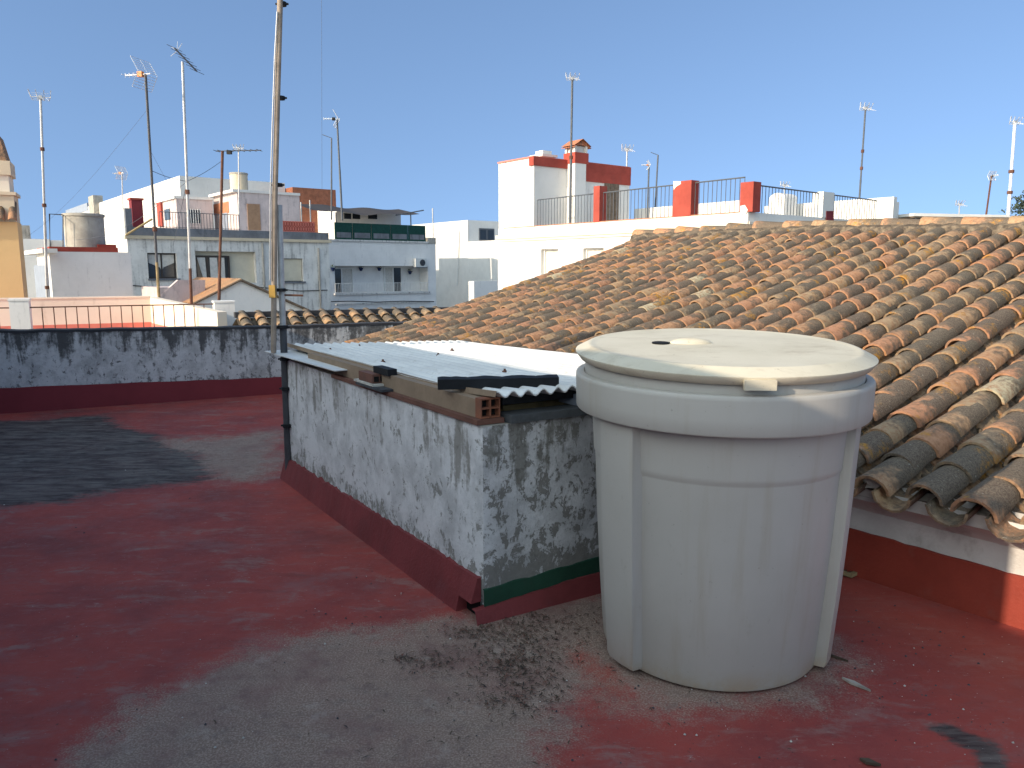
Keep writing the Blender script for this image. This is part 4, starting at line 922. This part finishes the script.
# ------------------------------------------------------------------ balcony building B
FB = Fac(330, 265, 56, S)
Bb = bthing('balcony_building', 'white building with a long recessed balcony and dark green terrace screens', 'apartment block', FB, 4)
k0, k1, z0, z1 = FB.rect(330, 241, 436, 320); ztp = FB.kz(380, 242)[1]; zb1 = FB.kz(380, 266)[1]; zb0 = FB.kz(380, 292.5)[1]
hb0, hb1 = FB.kz(335, 280)[0], FB.kz(428, 280)[0]
b = MB(); FB.holed(b, k0, k1, -8, ztp, [(hb0, hb1, zb0, zb1)], 1.3); FB.shell(b, k0, k1, -8, ztp, 7); FB.box(b, hb0 - .01, hb1 + .01, zb0 - .05, zb1 + .05, -1.6, -1.3); b.build('wall', M['pale_white'], Bb)
for r_ in ((k0 - .05, hb1 + .05, ztp, ztp + .12, -.3, .12), (hb0 - .1, hb1 + .1, zb0 - .12, zb0, -.02, .15), (hb0, hb1 + .1, zb0 - .85, zb0 - .75, -.02, .08)): b = MB(); FB.box(b, *r_); b.build('ledge', M['white_old'], Bb)
b = MB(); FB.box(b, hb1 + .03, k1 + .02, ztp - .05, FB.kz(432, 241)[1] + .25, -7, .03); b.build('end_wall', M['concrete'], Bb)
zsb, zst = ztp + .13, FB.kz(380, 224)[1]; xs = [335, 353, 372, 391, 408.5, 426]
for i in range(5):
    a, c = FB.kz(xs[i] + .3, 235)[0], FB.kz(xs[i + 1] - .3, 235)[0]; b = MB(); FB.box(b, a, c, zsb, zst, -.12, -.04); s_ = b.build('screen_panel', M['screen'], Bb)
    b = MB(); FB.box(b, a + .12, c - .12, zsb + .12, zsb + (zst - zsb) * .42, -.036, -.02); b.build('inset', M['dark_concrete'], s_)
b = MB(); railing(b, FB, hb0, hb1, zb0, FB.kz(380, 283)[1], 60, .014, .02); b.build('balcony_railing', M['wframe'], Bb)
def bdoor(F, x0, x1, y0, par, halves, off=-1.3):
    a, c, _, e = F.rect(x0, y0, x1, 292); d = zb0; b = MB(); m_ = (a + c) / 2
    for r in ((a, a + .09, d, e), (c - .09, c, d, e), (m_ - .05, m_ + .05, d, e - .1), (a + .09, c - .09, e - .1, e)): F.box(b, *r, off, off + .1)
    w_ = b.build('door', M['wframe'], par)
    for i, mt in enumerate(halves): b = MB(); q = (a + .09, m_ - .05) if i == 0 else (m_ + .05, c - .09); F.box(b, q[0], q[1], d, e - .1, off + .005, off + .04); b.build('pane', mt, w_)
    return w_
bdoor(FB, 337, 361, 267.5, Bb, (M['glass'], M['curtain'])); bdoor(FB, 392, 410, 266.5, Bb, (M['curtain'], M['glass']))
a, c, d, e = FB.rect(413.5, 258.5, 424.5, 267); ac = thing('air_conditioner', 'white air conditioner unit hanging at the right end of the balcony ceiling', 'air conditioner', FB.P((a + c) / 2, d, .1))
b = MB(); FB.box(b, a, c, d, e, .01, .32); b.build('case', M['acwhite'], ac, bevel=.02)
b = MB(); kc, zc = (a + c) / 2 + .12, (d + e) / 2; rr = (e - d) * .36
b.face([FB.P(kc + rr * math.cos(2 * math.pi * q / 20), zc + rr * math.sin(2 * math.pi * q / 20), .326) for q in range(20)]); fan = b.build('fan_grille', M['iron'], ac)
b = MB()
for r2 in (rr, rr * .6, rr * .25): b.tube([FB.P(kc + r2 * math.cos(2 * math.pi * q / 16), zc + r2 * math.sin(2 * math.pi * q / 16), .335) for q in range(17)], .014, 4, cap=False)
b.build('wire_guard', M['black'], fan)
b = MB(); FB.box(b, a - .06, c + .06, d - .06, d - .005, -.0, .35); b.build('bracket', M['iron'], ac)
for x, y, lab in ((332, 268, 'dark blue wall pot left of the first balcony door'), (368, 268, 'dark blue wall pot just right of the first balcony door'), (386.5, 268, 'dark blue wall pot just left of the second balcony door'), (417.5, 271.5, 'dark blue wall pot under the air conditioner')):
    F_off = -1.28 if x != 332 else .01
    kc, zc = FB.kz(x, y); t = thing('wall_pot', lab, 'plant pot', FB.P(kc, zc - .2, F_off + .12), 'blue pots on the balcony wall'); p = FB.P(kc, zc, F_off + .14)
    b = MB(); b.lathe([(.08, p.z - .22), (.17, p.z - .02), (.2, p.z + .03)], 12, (p.x, p.y), cap0=True); b.build('pot', M['blueglaze'], t)
    b = MB()
    for q in range(26): a_ = R.uniform(0, 6.28); rr = R.uniform(.05, .2); c_ = Vector((p.x + rr * math.cos(a_), p.y + rr * math.sin(a_), p.z + R.uniform(.02, .22))); b.face([c_ + Vector((R.uniform(-.07, .07), R.uniform(-.07, .07), R.uniform(-.07, .07))) for _ in range(3)])
    b.build('plant', M['leaf'], t)
# terrace room and awning of B
FBp = Fac(338, 220, 60.5, S); k0, k1, z0, z1 = FBp.rect(337, 209.5, 401, 240); tr = bthing('terrace_room', 'white rooftop room under the dark shade cloth of the balcony building', 'rooftop room', FBp, 3, z0)
b = MB(); FBp.holed(b, k0, k1, z0 - 1, z1, []); FBp.shell(b, k0, k1, z0 - 1, z1, 4); b.build('wall', M['white'], tr)
for x in ((344, 351), (352.5, 360), (368, 377)): h = FBp.rect(x[0], 213.5, x[1], 219); b = MB(); FBp.box(b, *h, -.02, .03); b.build('window', M['glass'], tr)
aw = bthing('shade_awning', 'charcoal shade cloth stretched on posts above the green terrace screens', 'awning', FB, 4, ztp); rows = [[], []]
for i in range(31):
    t_ = i / 30; x = 312 + 110 * t_; yf = 209 + 5.5 * min(1, t_ * 2) - .5 * max(0, t_ - .5) * 2 + .8 * math.sin(t_ * 16)
    k, z = FB.kz(x, yf); rows[0].append(FB.P(k, z, -.3)); k2, z2 = FB.kz(x + 3, yf - 6.5 + 4.5 * max(0, t_ - .45)); rows[1].append(FB.P(k, z2 + .25, -3.6))
b = MB(); b.grid(rows, 0, True); b.build('cloth', M['awning'], aw)
b = MB()
for x, y in ((413, 213), (338, 212)): k, z = FB.kz(x, y); b.tube([FB.P(k, ztp, -.35), FB.P(k, z, -.35)], .05, 6)
k, z = FB.kz(426, 210); b.tube([FB.P(FB.kz(398, 215)[0], FB.kz(398, 215)[1], -.35), FB.P(k, z, -.35)], .05, 6); b.build('post', M['iron'], aw)
for x, y in ((311, 200), (302, 202), (292, 204), (434, 208)):
    k, z = FB.kz(x, y); b = MB(); b.tube([FB.P(k, ztp - .5, -.2), FB.P(k, z, -.2)], .045, 6); tag(b.build('terrace_pole', M['galv']), 'thin bare pole standing on the balcony building terrace', 'pole', 'bare poles on the balcony building')
# sagging cable across B
b = MB(); b.tube([FB.P(FB.kz(x, y)[0], FB.kz(x, y)[1], .3) for x, y in ((304, 303), (325, 301.5), (350, 301), (375, 302), (400, 301), (432, 301.5))], .035, 5); tag(b.build('cable', M['black']), 'dark cable sagging across the wall below the long balcony', 'cable')

# ------------------------------------------------------------------ white building C and shed
FC = Fac(468, 250, 72, E); k0, k1, z0, z1 = FC.rect(428, 217, 468, 300)
C_ = bthing('white_building', 'bright white building with a high blank wall right of the balcony building', 'building', FC, -3)
b = MB(); FC.holed(b, k0 - 3, 0, -8, FC.kz(468, 220)[1], []); FC.shell(b, k0 - 3, 0, -8, FC.kz(468, 220)[1], 9); b.build('wall', M['white'], C_)
zl_ = FC.kz(480, 241)[1]; kx = FC.kz(505, 270)[0]; b = MB(); FC.holed(b, .003, kx, -8, zl_, []); FC.shell(b, .003, kx, -8, zl_, 7); b.build('low_wing', M['white'], C_)
FCs = Fac(468, 230, 72, S); h = FCs.rect(479, 228.5, 494, 240.5); b = MB(); FCs.box(b, *h, -.02, .06); wc = b.build('window', M['iron'], C_)
b = MB()
for i in range(2): q = (h[1] - h[0]) / 2; FCs.box(b, h[0] + q * i + .1, h[0] + q * (i + 1) - .1, h[2] + .1, h[3] - .15, .06, .075)
b.build('pane', M['glass'], wc)
FCd = Fac(474, 290, 50, S); k0, k1, z0, z1 = FCd.rect(474, 281, 502, 305); sh = bthing('shed', 'blue-grey shed wall below the bright white building', 'shed', FCd, 1); b = MB(); FCd.holed(b, k0, k1, -8, z1, []); FCd.shell(b, k0, k1, -8, z1, .6); b.build('wall', M['pale_white'], sh)
b = MB(); b.tube([FC.P(FC.kz(460, 231)[0], FC.kz(460, 231)[1], .1), FC.P(FC.kz(458, 285)[0], FC.kz(458, 285)[1], .1)], .05, 6); b.build('downpipe', M['wframe'], C_)

# ------------------------------------------------------------------ big white terrace building D
FD = Fac(498, 260, 28, E); kc = FD.kz(748, 200)[0]; zrb = FD.kz(620, 220.5)[1]; zld = FD.kz(600, 230)[1]; zrt = FD.kz(640, 188)[1]
D_ = bthing('terrace_building', 'big white building with railed roof terrace and red piers behind the tiled roof', 'building', FD, 4)
H1, H2 = FD.rect(541, 249, 558, 290), FD.rect(583, 248, 603.5, 285)
b = MB(); FD.holed(b, 0, kc, -8, zld, [H1, H2], .22); FD.shell(b, 0, kc, -8, zld, 11); b.build('wall', M['white'], D_)
for h in (H1, H2): FD.window(D_, h, .2, M['wframe'], M['curtain'], 0, .04)
b = MB(); FD.box(b, 0, kc, zld + .001, zrb, -.3, -.03); FX2 = Fac(748, 218, FD.P(kc, 0).y, S)
ks2 = FX2.kz(893, 215)[0]; FX2.box(b, 0, ks2, zld + .002, zrb, -.3, -.03); b.build('terrace_parapet', M['white'], D_)
b = MB(); FD.box(b, -.03, kc + .08, zld - .14, zld, -.1, .09); FD.box(b, -.03, kc + .06, zld - .22, zld - .145, -.1, .05); FX2.box(b, -.05, ks2, zld - .14, zld - .001, -.1, .09); b.build('cornice', M['cream'], D_)
b = MB(); FD.box(b, 0.3, kc - .3, zrb, zrb + .02, -.32, -.01); b.build('parapet_edge', M['terracotta'], D_)
k533 = FD.kz(533, 200)[0]; zbt = FD.kz(515, 160.5)[1]
FD2 = Fac(533, 200, FD.P(k533, 0).y, S); kd2 = FD2.kz(629, 180)[0]
sr = bthing('stair_house', 'white stair house with a red top band and old wooden door on the big terrace', 'rooftop room', FD, 1, zld)
b = MB(); FD.holed(b, 0, k533, zld + .003, zbt, [], off=-.04); FD.shell(b, 0, k533, zld + .003, zbt, kd2, off=-.04); b.build('wall', M['white'], sr)
b = MB(); z_ = lambda x, y: FD2.kz(x, y)[1]
FD2.box(b, -.02, kd2 + .05, zbt - .26, zbt + .03, -.2, .05); FD2.box(b, kd2 * .42, kd2 + .05, zbt - .62, zbt - .26, -.02, .045); b.build('red_band', M['red'], sr)
b = MB(); FD.box(b, -.02, k533 + .02, zbt + .001, zbt + .05, -kd2 - .02, .0); b.build('roof_edge', M['salmon'], sr)
h = FD2.rect(604, 181, 618, 226); b = MB(); FD2.box(b, *h, -.02, .04); dd_ = b.build('door', M['wood'], sr)
b = MB()
for i in range(3): q = (h[1] - h[0]) / 3; FD2.box(b, h[0] + q * i + .03, h[0] + q * (i + 1) - .03, h[2] + .1, h[3] - .1, .041, .055)
b.build('planks', M['wood'], dd_)
cm = bthing('chimney', 'white and red chimney with a small gabled cap on the stair house', 'chimney', FD2, kd2 * .3, zrb)
k0, k1, z0, z1 = FD2.rect(566.5, 160, 577.5, 222); b = MB(); FD2.box(b, k0, k1, z0 - .4, zbt - .1, -.1, .42); b.build('shaft', M['white'], cm)
k0, k1, z0, z1 = FD2.rect(566.5, 147, 580, 160); b = MB(); FD2.box(b, k0, k1, zbt - .1, z0 + (z1 - z0) * .45, -.15, .44); b.build('red_collar', M['red'], cm)
zm = z0 + (z1 - z0) * .45; b = MB()
for a, c in ((k0 + .02, k0 + .1), (k1 - .1, k1 - .02)):
    for o0, o1 in ((-.1, -.02), (.32, .4)): FD2.box(b, a, c, zm, z1, o0, o1)
FD2.box(b, k0 + .08, k1 - .08, zm, z1, -.0, .3); b.build('vent', M['white'], cm)
zt_ = FD2.kz(573, 140.5)[1]; b = MB(); km = (k0 + k1) / 2
for s_ in (-1, 1): e_ = km + s_ * ((k1 - k0) / 2 + .08); b.face([FD2.P(km, zt_, -.22), FD2.P(km, zt_, .5), FD2.P(e_, z1 - .02, .5), FD2.P(e_, z1 - .02, -.22)]); b.face([FD2.P(km, zt_ - .06, -.22), FD2.P(km, zt_ - .06, .5), FD2.P(e_, z1 - .08, .5), FD2.P(e_, z1 - .08, -.22)][::-1])
b.face([FD2.P(k0, z1, .42), FD2.P(k1, z1, .42), FD2.P(km, zt_ - .03, .42)]); b.face([FD2.P(k0, z1, -.16), FD2.P(k1, z1, -.16), FD2.P(km, zt_ - .03, -.16)][::-1]); b.build('cap', M['terracotta'], cm)
p = FD.P(k533 * .55, zbt, -1.2); b = MB(); b.box((p.x, p.y), (E.x, E.y), .5, .5, zbt, zbt + .18); b.box((p.x, p.y), (E.x, E.y), .7, .7, zbt + .181, zbt + .26); b.box((p.x, p.y), (E.x, E.y), .4, .4, zbt + .26, zbt + .4); tag(b.build('roof_vent', M['white']), 'small white vent cap on the left of the stair house roof', 'vent')
def dpier(F, x0, x1, y0, lab, mats, off=(-.32, .0), low=None):
    k0, k1, _, z1 = F.rect(x0, y0, x1, 215); t = bthing('terrace_pier', lab, 'pier', F, (k0 + k1) / 2, zrb, 'piers of the big terrace railing'); b = MB(); F.box(b, k0, k1, zrb, z1, *off); b.build('shaft', M[mats[0]], t, bevel=.01)
    b = MB()
    if mats[1]: F.quad(b, mats[2], off[1] + .002, off[1] + .012); b.build('paint_patch', M[mats[1]], t)
dpier(FD, 593.5, 599.5, 186, 'thin red pier of the terrace railing in front of the stair house', ('red', None))
dpier(FD, 673, 691, 181, 'wide red pier with white patch on its top left corner', ('red', 'white', [(674, 190), (673.5, 181.3), (681, 181.3), (681, 184), (676, 187)]))
dpier(FD, 740, 753, 182, 'tall red corner pier with white patch low on its left side', ('red', 'white', [(740.5, 214), (740.5, 206), (745, 205), (748, 210), (746, 214)]))
dpier(FX2, 823, 834, 192, 'white pier with a dark red foot on the right side of the terrace', ('white', 'maroon', [(826, 221), (826, 211), (833.5, 211), (833.5, 221)]))
dpier(FX2, 889, 899, 201.5, 'white end pier at the right end of the terrace railing', ('white', None))
for F, xa, xb, lab in ((FD, 534, 593.5, 'iron railing in front of the stair house, left of the thin red pier'), (FD, 599.5, 673, 'iron railing between the thin red pier and the wide red pier'), (FD, 691, 740, 'iron railing between the two big red piers'), (FX2, 757, 823, 'iron railing right of the red corner pier'), (FX2, 834, 889, 'iron railing between the two white piers')):
    a, c = F.kz(xa, 205)[0], F.kz(xb, 205)[0]; t = bthing('iron_railing', lab, 'railing', F, (a + c) / 2, zrb, 'iron railings of the big terrace'); b = MB()
    n = max(4, int((c - a) / .14))
    zA, zB = (zrt, zrt) if F is FD else (F.kz(xa, 184 + (xa - 757) * .13)[1], F.kz(xb, 184 + (xb - 757) * .13)[1])
    for i in range(n + 1): b.tube([F.P(a + (c - a) * i / n, zrb, -.16), F.P(a + (c - a) * i / n, zA + (zB - zA) * i / n, -.16)], .010, 5, cap=False)
    b.build('bars', M['iron'], t); b = MB(); b.tube([F.P(a, zA, -.16), F.P(c, zB, -.16)], .02, 6); b.build('top_rail', M['iron'], t)
for F, xa, xb, ya, lab in ((Fac(745, 210, 26, E), 634, 745, 204.5, 'low sunlit white wall at the back of the big terrace'), (Fac(893, 205, 23.6, E), 764, 893, 201.5, 'bright white wall behind the right side terrace railing')):
    k0, k1, z0, z1 = F.rect(xa, ya, xb, 222); b = MB(); F.box(b, k0, k1, zld, z1, -.2, 0); tag(b.build('back_wall', M['white']), lab, 'wall')
Ft = Fac(777, 205, 25.5, E); k0, k1, z0, z1 = Ft.rect(769, 193, 785, 217); t = bthing('arched_chimney', 'small white round-topped chimney block behind the terrace railing', 'chimney', Ft, 0, z0); b = MB(); km, rr = (k0 + k1) / 2, (k1 - k0) / 2
f = [(k0, zld), (k1, zld)] + [(km + rr * math.cos(a), z1 - rr * .6 + rr * .6 * math.sin(a)) for a in [math.pi * q / 10 for q in range(11)]]
b.face([Ft.P(k, z, 0) for k, z in f]); b.face([Ft.P(k, z, -.7) for k, z in f][::-1]); b.grid([[Ft.P(k, z, 0) for k, z in f], [Ft.P(k, z, -.7) for k, z in f]], 0, False, True); b.build('body', M['white'], t)

# canopy and tree beyond the ridge
FCn = Fac(915, 215, 24, Vector((.97, .24))); k0, k1, z0, z1 = FCn.rect(914, 213.5, 1010, 217); cn = bthing('flat_canopy', 'thin flat white canopy on posts just above the tiled roof ridge', 'canopy', FCn, 1, 0)
b = MB(); FCn.box(b, k0, k1, z0, z0 + .09, -2.6, 0); b.build('roof_slab', M['white'], cn); b = MB(); FCn.box(b, k0 + .05, k1 - .05, z0 - .05, z0 - .003, -2.55, -.05); b.build('soffit', M['wood'], cn)
for k in (k0 + .15, (k0 + k1) / 2, k1 - .15):
    for o_ in (-.1, -2.4): b = MB(); b.tube([FCn.P(k, -1, o_), FCn.P(k, z0 - .04, o_)], .04, 6); b.build('post', M['iron'], cn)
b = MB(); FCn.box(b, k0 - .5, k1 + 1.5, -8, -1.0, -4, .6); tag(b.build('far_house', M['white_old']), 'white house under the flat canopy, hidden behind the tiled roof', 'house')
p = at(1022, 215, 44); tre = thing('garden_tree', 'dusty green tree at the right picture edge above the ridge', 'tree', (p.x + .35, p.y, -8)); tx = p.x + .35; b = MB()
b.tube([(tx, p.y, -8), (tx + .1, p.y, -3), (tx - .05, p.y + .1, 1), (tx, p.y, p.z + .5)], [.22, .18, .12, .04], 8)
for i in range(14): z = -1 + i * .4; a = i * 2.4; l = 1.3 * (1 - i / 18); b.tube([(tx, p.y, z), (tx + l * .6 * math.cos(a), p.y + l * .6 * math.sin(a), z + .3), (tx + l * math.cos(a), p.y + l * math.sin(a), z + .45)], [.05, .03, .012], 5)
b.build('trunk', M['bark'], tre); b = MB(); top = at(1022, 189, 44).z
for i in range(130):
    h = R.random() ** .8; z = top - .1 - h * 5.5; rr = (.35 + 1.4 * min(1, h * 3.0)) * math.sqrt(R.random()); a = R.uniform(0, 6.28); c = Vector((tx + rr * math.cos(a), p.y + rr * math.sin(a), z))
    for q in range(26):
        o_ = Vector((R.gauss(0, .17), R.gauss(0, .17), R.gauss(0, .14))); u_ = Vector((R.uniform(-1, 1), R.uniform(-1, 1), R.uniform(-1, 1))).normalized() * .09; v_ = u_.cross(Vector((R.uniform(-1, 1), R.uniform(-1, 1), R.uniform(-1, 1)))).normalized() * .05
        b.face([c + o_ - u_, c + o_ + v_, c + o_ + u_, c + o_ - v_])
b.build('crown', M['leaf_dark'], tre)

# ------------------------------------------------------------------ antennas
def antenna(label, top, base, Y, mat, r, head='grid', s=.45, yaw=0.0, low=0.0, mat2=None, split=.5, joints=()):
    """a mast from its foot to its tip with a television aerial on top; s = half size of the head"""
    p1 = at(*top, Y); p0 = at(*base, Y); ext = (p0 - p1).normalized() * low; p0 = p0 + ext
    t = thing('tv_antenna', label, 'antenna', p0, 'television antennas on the roofs')
    pm = p1.lerp(p0, split); b = MB(); b.tube([pm, p1], r, 8); b.build('mast', mat, t)
    b = MB(); b.tube([p0, pm], r * 1.15, 8); b.build('lower_mast', mat2 or mat, t)
    for j in joints: c = p1.lerp(p0, j); b = MB(); b.tube([c - Vector((0, 0, .05)), c + Vector((0, 0, .05))], r * 1.8, 8); b.build('clamp', M['rust'], t)
    f = Vector((math.cos(yaw), math.sin(yaw), 0)); l = Vector((-f.y, f.x, 0)); up = Vector((0, 0, 1)); th_ = max(.008, Y * .00042)
    if head in ('grid', 'yagi'):
        b = MB(); b.tube([p1 - f * s * .3, p1 + f * s * 1.3], th_ * 1.3, 5)
        for q in (.5, .8, 1.05, 1.3): b.tube([p1 + f * s * q - l * s * .3, p1 + f * s * q + l * s * .3], th_ * .7, 4); b.tube([p1 + f * s * q - up * s * .12, p1 + f * s * q + up * s * .12], th_ * .7, 4)
        b.build('boom', M['alu'], t)
        for sg in (-1, 1):
            b = MB(); o_ = p1 - f * s * .15
            for k in range(6): d_ = (up * sg * .8 - f * .0 + f * .45) * (s * (.12 + .17 * k)); b.tube([o_ + d_ - l * s * .75, o_ + d_ + l * s * .75], th_ * .62, 4)
            for q in (-.75, 0, .75): b.tube([o_ + l * s * q, o_ + (up * sg * .8 + f * .45) * s * .97 + l * s * q], th_ * (.8 if q else .5), 4)
            b.build('reflector', M['alu'], t)
        b = MB(); c = p1 + f * s * .32; b.box((c.x, c.y), (f.x, f.y), s * .3, s * .22, c.z - s * .14, c.z + s * .14); b.build('dipole_box', M['orange_plastic'] if head == 'grid' else M['black'], t)
    elif head == 'boom':
        b = MB(); b.tube([p1 - f * s * .35, p1 + f * s * 2], th_ * 1.4, 5)
        for q in (-.3, -.1, .4, .7, 1.0, 1.3, 1.6, 1.9): b.tube([p1 + f * s * q - l * s * .35, p1 + f * s * q + l * s * .35], th_ * .7, 4)
        b.build('boom', M['iron'], t); b = MB(); c = p1 + f * s * .35; b.box((c.x, c.y), (f.x, f.y), s * .22, s * .16, c.z - s * .16, c.z + s * .02); b.build('amplifier', M['black'], t)
    elif head == 'arm':
        b = MB(); b.tube([p1, p1 + f * s * 1.1 + up * s * .4], th_, 5); b.build('arm', M['iron'], t)
    elif head == 'horns':
        b = MB(); b.tube([p1 - l * s * .8, p1 + l * s * .8], th_ * 1.2, 5)
        for q in (-.8, -.28, .3, .8): b.tube([p1 + l * s * q * .8 - up * s * .3 - f * s * .2, p1 + l * s * q, p1 + l * s * q * 1.15 + up * s * .6 + f * s * .25], [th_ * .8, th_ * 1.3, th_ * 1.5], 5); b.tube([p1 + l * s * q * .5, p1 + l * s * (q * .9 + .1) + f * s * .9 - up * s * .45], th_ * .6, 4)
        for q in (-.15, -.3, .2, .35): b.tube([p1 - l * s * .7 + up * s * q, p1 + l * s * .7 + up * s * q], th_ * .45, 4)
        b.build('elements', M['alu'], t); b = MB(); b.box((p1.x, p1.y), (f.x, f.y), s * .35, s * .3, p1.z - s * .2, p1.z + s * .12); b.build('dipole_box', M['galv'], t)
    return t, p1, p0
X0 = math.pi
antenna('slender grey mast with a white horned aerial, farthest left against the sky', (40.5, 97), (47.5, 300), 24, M['galv'], .035, 'horns', .32, -1.2, 1.5, joints=(.2, .42, .75))
antenna('mast with a large aerial with orange dipole, leaning over the stained block', (145.5, 74), (159, 299), 17.6, M['darkpole'], .029, 'grid', .40, X0 - .25, 2.5, M['pale_timber'], .55, (.45,))
t3, p3, b3 = antenna('tall pale mast with a slanting boom aerial, second tall mast from the near pole', (182.5, 62), (191.5, 304), 18.2, M['galv'], .031, 'none', .4, 0, 2.5, M['rust'], .58, (.36,))
b = MB(); q0, q1 = at(174.5, 48, 18.1), at(197, 71.5, 18.4); b.tube([q0, q1], .018, 6)
for i in range(7): c = q0.lerp(q1, i / 6); b.tube([c - Vector((.05, .28, 0)), c + Vector((.05, .28, 0))], .006, 4)
b.build('boom', M['iron'], t3)
b = MB(); c = q0.lerp(q1, .12)
for dx, dz in ((-.14, .1), (.12, .16), (-.16, -.12), (.02, .2)): b.tube([c, c + Vector((dx, 0, dz))], .006, 4)
b.build('reflector', M['alu'], t3)
b = MB(); c = p3.lerp(b3, .33)
for tgt in ((75, 240, 26), (173, 246, 30), (223, 160, 19.5), (150, 170, 17.6)):
    e_ = at(*tgt[:2], tgt[2]); pts = [c.lerp(e_, i / 14) - Vector((0, 0, .35 * math.sin(math.pi * i / 14) * (1 if tgt[0] == 75 else .1))) for i in range(15)]; b.tube(pts, .006, 4, cap=False)
b.build('guy_wires', M['iron'], t3)
antenna('rusty dark mast with a long level boom aerial, beside the near pole', (222.5, 151), (219, 302), 16.5, M['rust'], .030, 'boom', .42, -.12, 2.0)
antenna('small white aerial on a short mast above the maroon chimney', (122, 173), (123, 212), 42, M['galv'], .03, 'grid', .42, X0 - .4, 1)
antenna('dark leaning mast with a white aerial, above the brick block', (337, 119), (341.5, 205), 52, M['iron'], .06, 'yagi', .65, X0 + .1, 1)
antenna('thin mast with a bare short arm left of the leaning white aerial', (331.5, 138), (331.5, 205), 54, M['iron'], .05, 'arm', .55, X0, 1)
antenna('small white horned aerial next to the round tank on the mauve room', (238.5, 148), (239, 200), 41.5, M['galv'], .03, 'horns', .3, -1.4, .8)
antenna('tall grey mast with a white horned aerial in front of the stair house chimney', (572.3, 78), (570, 222), 25.2, M['iron'], .035, 'horns', .24, -1.4, .4, joints=(.5,))
antenna('mast with a white horned aerial at the right end of the stair house', (627, 149), (626, 215), 30, M['galv'], .03, 'horns', .27, -1.2, .6)
antenna('short dark mast with a pinkish aerial behind the terrace railing', (649, 165), (647.5, 212), 29, M['iron'], .03, 'grid', .2, X0, .6)
antenna('thin dark mast with a short bare arm behind the terrace railing', (658, 155), (655, 212), 30, M['iron'], .03, 'arm', .25, X0, .6)
antenna('small white horned aerial above the round-topped white chimney', (784.5, 185), (784, 212), 28, M['galv'], .02, 'horns', .2, -1.3, .6)
antenna('tall thin mast with a bluish-white horned aerial right of the terrace railing', (865.5, 108), (859, 205), 27, M['iron'], .03, 'horns', .27, -1.3, 1.5, joints=(.42, .3))
antenna('tiny aerial just above the middle of the flat canopy', (959.5, 204), (959, 216), 30, M['galv'], .025, 'horns', .22, -1.3, 1)
antenna('short rusty leaning mast with a small aerial right of the tiny canopy aerial', (991.5, 176), (986, 216), 28, M['rust'], .03, 'yagi', .2, -1.3, 1)
antenna('thick white mast with an aerial at the right picture edge', (1015, 122), (1008, 217), 27, M['alu'], .05, 'horns', .27, -1.3, 1.5, joints=(.35, .5))

# ------------------------------------------------------------------ the near mast at the end of the light well
m0 = onz(289, 480)
mt = thing('near_mast', 'tall near antenna pole of lashed dark and tan tubes standing beside the masonry box', 'mast', m0)
Ym = m0.y
lowp = [m0, at(286, 400, Ym), at(283, 325, Ym), at(279.5, 240, Ym)]; upp = [at(275.5, 352, Ym), at(276, 290, Ym), at(276.8, 200, Ym), at(279.5, 95, Ym), at(282.5, -10, Ym), at(285.5, -110, Ym)]
b = MB(); b.tube(lowp[:3], .025, 12); b.build('lower_tube', M['darkpole'], mt)
b = MB(); b.tube([at(283, 326, Ym), at(281.5, 285, Ym), at(279, 205, Ym)], .022, 12); b.build('middle_tube', M['galv'], mt)
b = MB(); b.tube([p + Vector((0, -.045, 0)) for p in upp], .019, 12); b.build('upper_tube', M['tanpole'], mt)
b = MB(); b.tube([at(280.5, 15, Ym) + Vector((0, -.07, 0)), at(278, 60, Ym) + Vector((0, -.07, 0)), at(275.5, 130, Ym) + Vector((0, -.07, 0)), at(273.6, 200, Ym) + Vector((0, -.07, 0)), at(273.4, 280, Ym) + Vector((0, -.07, 0))], .005, 6); b.build('aerial_cable', M['galv'], mt)
for x, y, w_ in ((285, 359, .036), (286.5, 388.5, .037), (288, 425.5, .037), (283, 327, .036), (277.5, 185, .034), (280.5, 98, .03), (282, 4, .03), (281, 290, .033)):
    p = at(x, y, Ym - .02); b = MB(); b.tube([p - Vector((0, 0, .011)), p + Vector((0, 0, .011))], w_, 12); b.tube([p + Vector((-w_ - .012, 0, 0)), p + Vector((w_ + .012, 0, 0))], .007, 6); b.build('clamp', M['black'], mt)
p = at(273, 291, Ym - .05); b = MB(); b.box((p.x, p.y), (1, 0), .042, .05, p.z - .045, p.z + .04); b.build('junction_box', M['yellow_box'], mt, bevel=.006)
b = MB(); b.tube([at(280, 295, Ym), at(303, 295.5, Ym)], .008, 6); b.build('step_bar', M['rust'], mt)
for lab, a_, c_, sg in (('thin sagging wire from the orange aerial mast to the left picture edge', (147, 110, 17.6), (-20, 262, 24), .5), ('thin wire from the orange aerial mast down to the stained block parapet', (150, 150, 17.6), (205, 243, 34), .15), ('thin vertical guy wire above the brick rooftop block, dropping from high up', (321.5, -40, 50), (322, 190, 52), .0)):
    p, q = at(*a_), at(*c_); b = MB(); b.tube([p.lerp(q, i / 16) - Vector((0, 0, sg * math.sin(math.pi * i / 16))) for i in range(17)], .003 if a_[2] < 30 else .009, 4, cap=False); tag(b.build('wire', M['iron']), lab, 'wire')
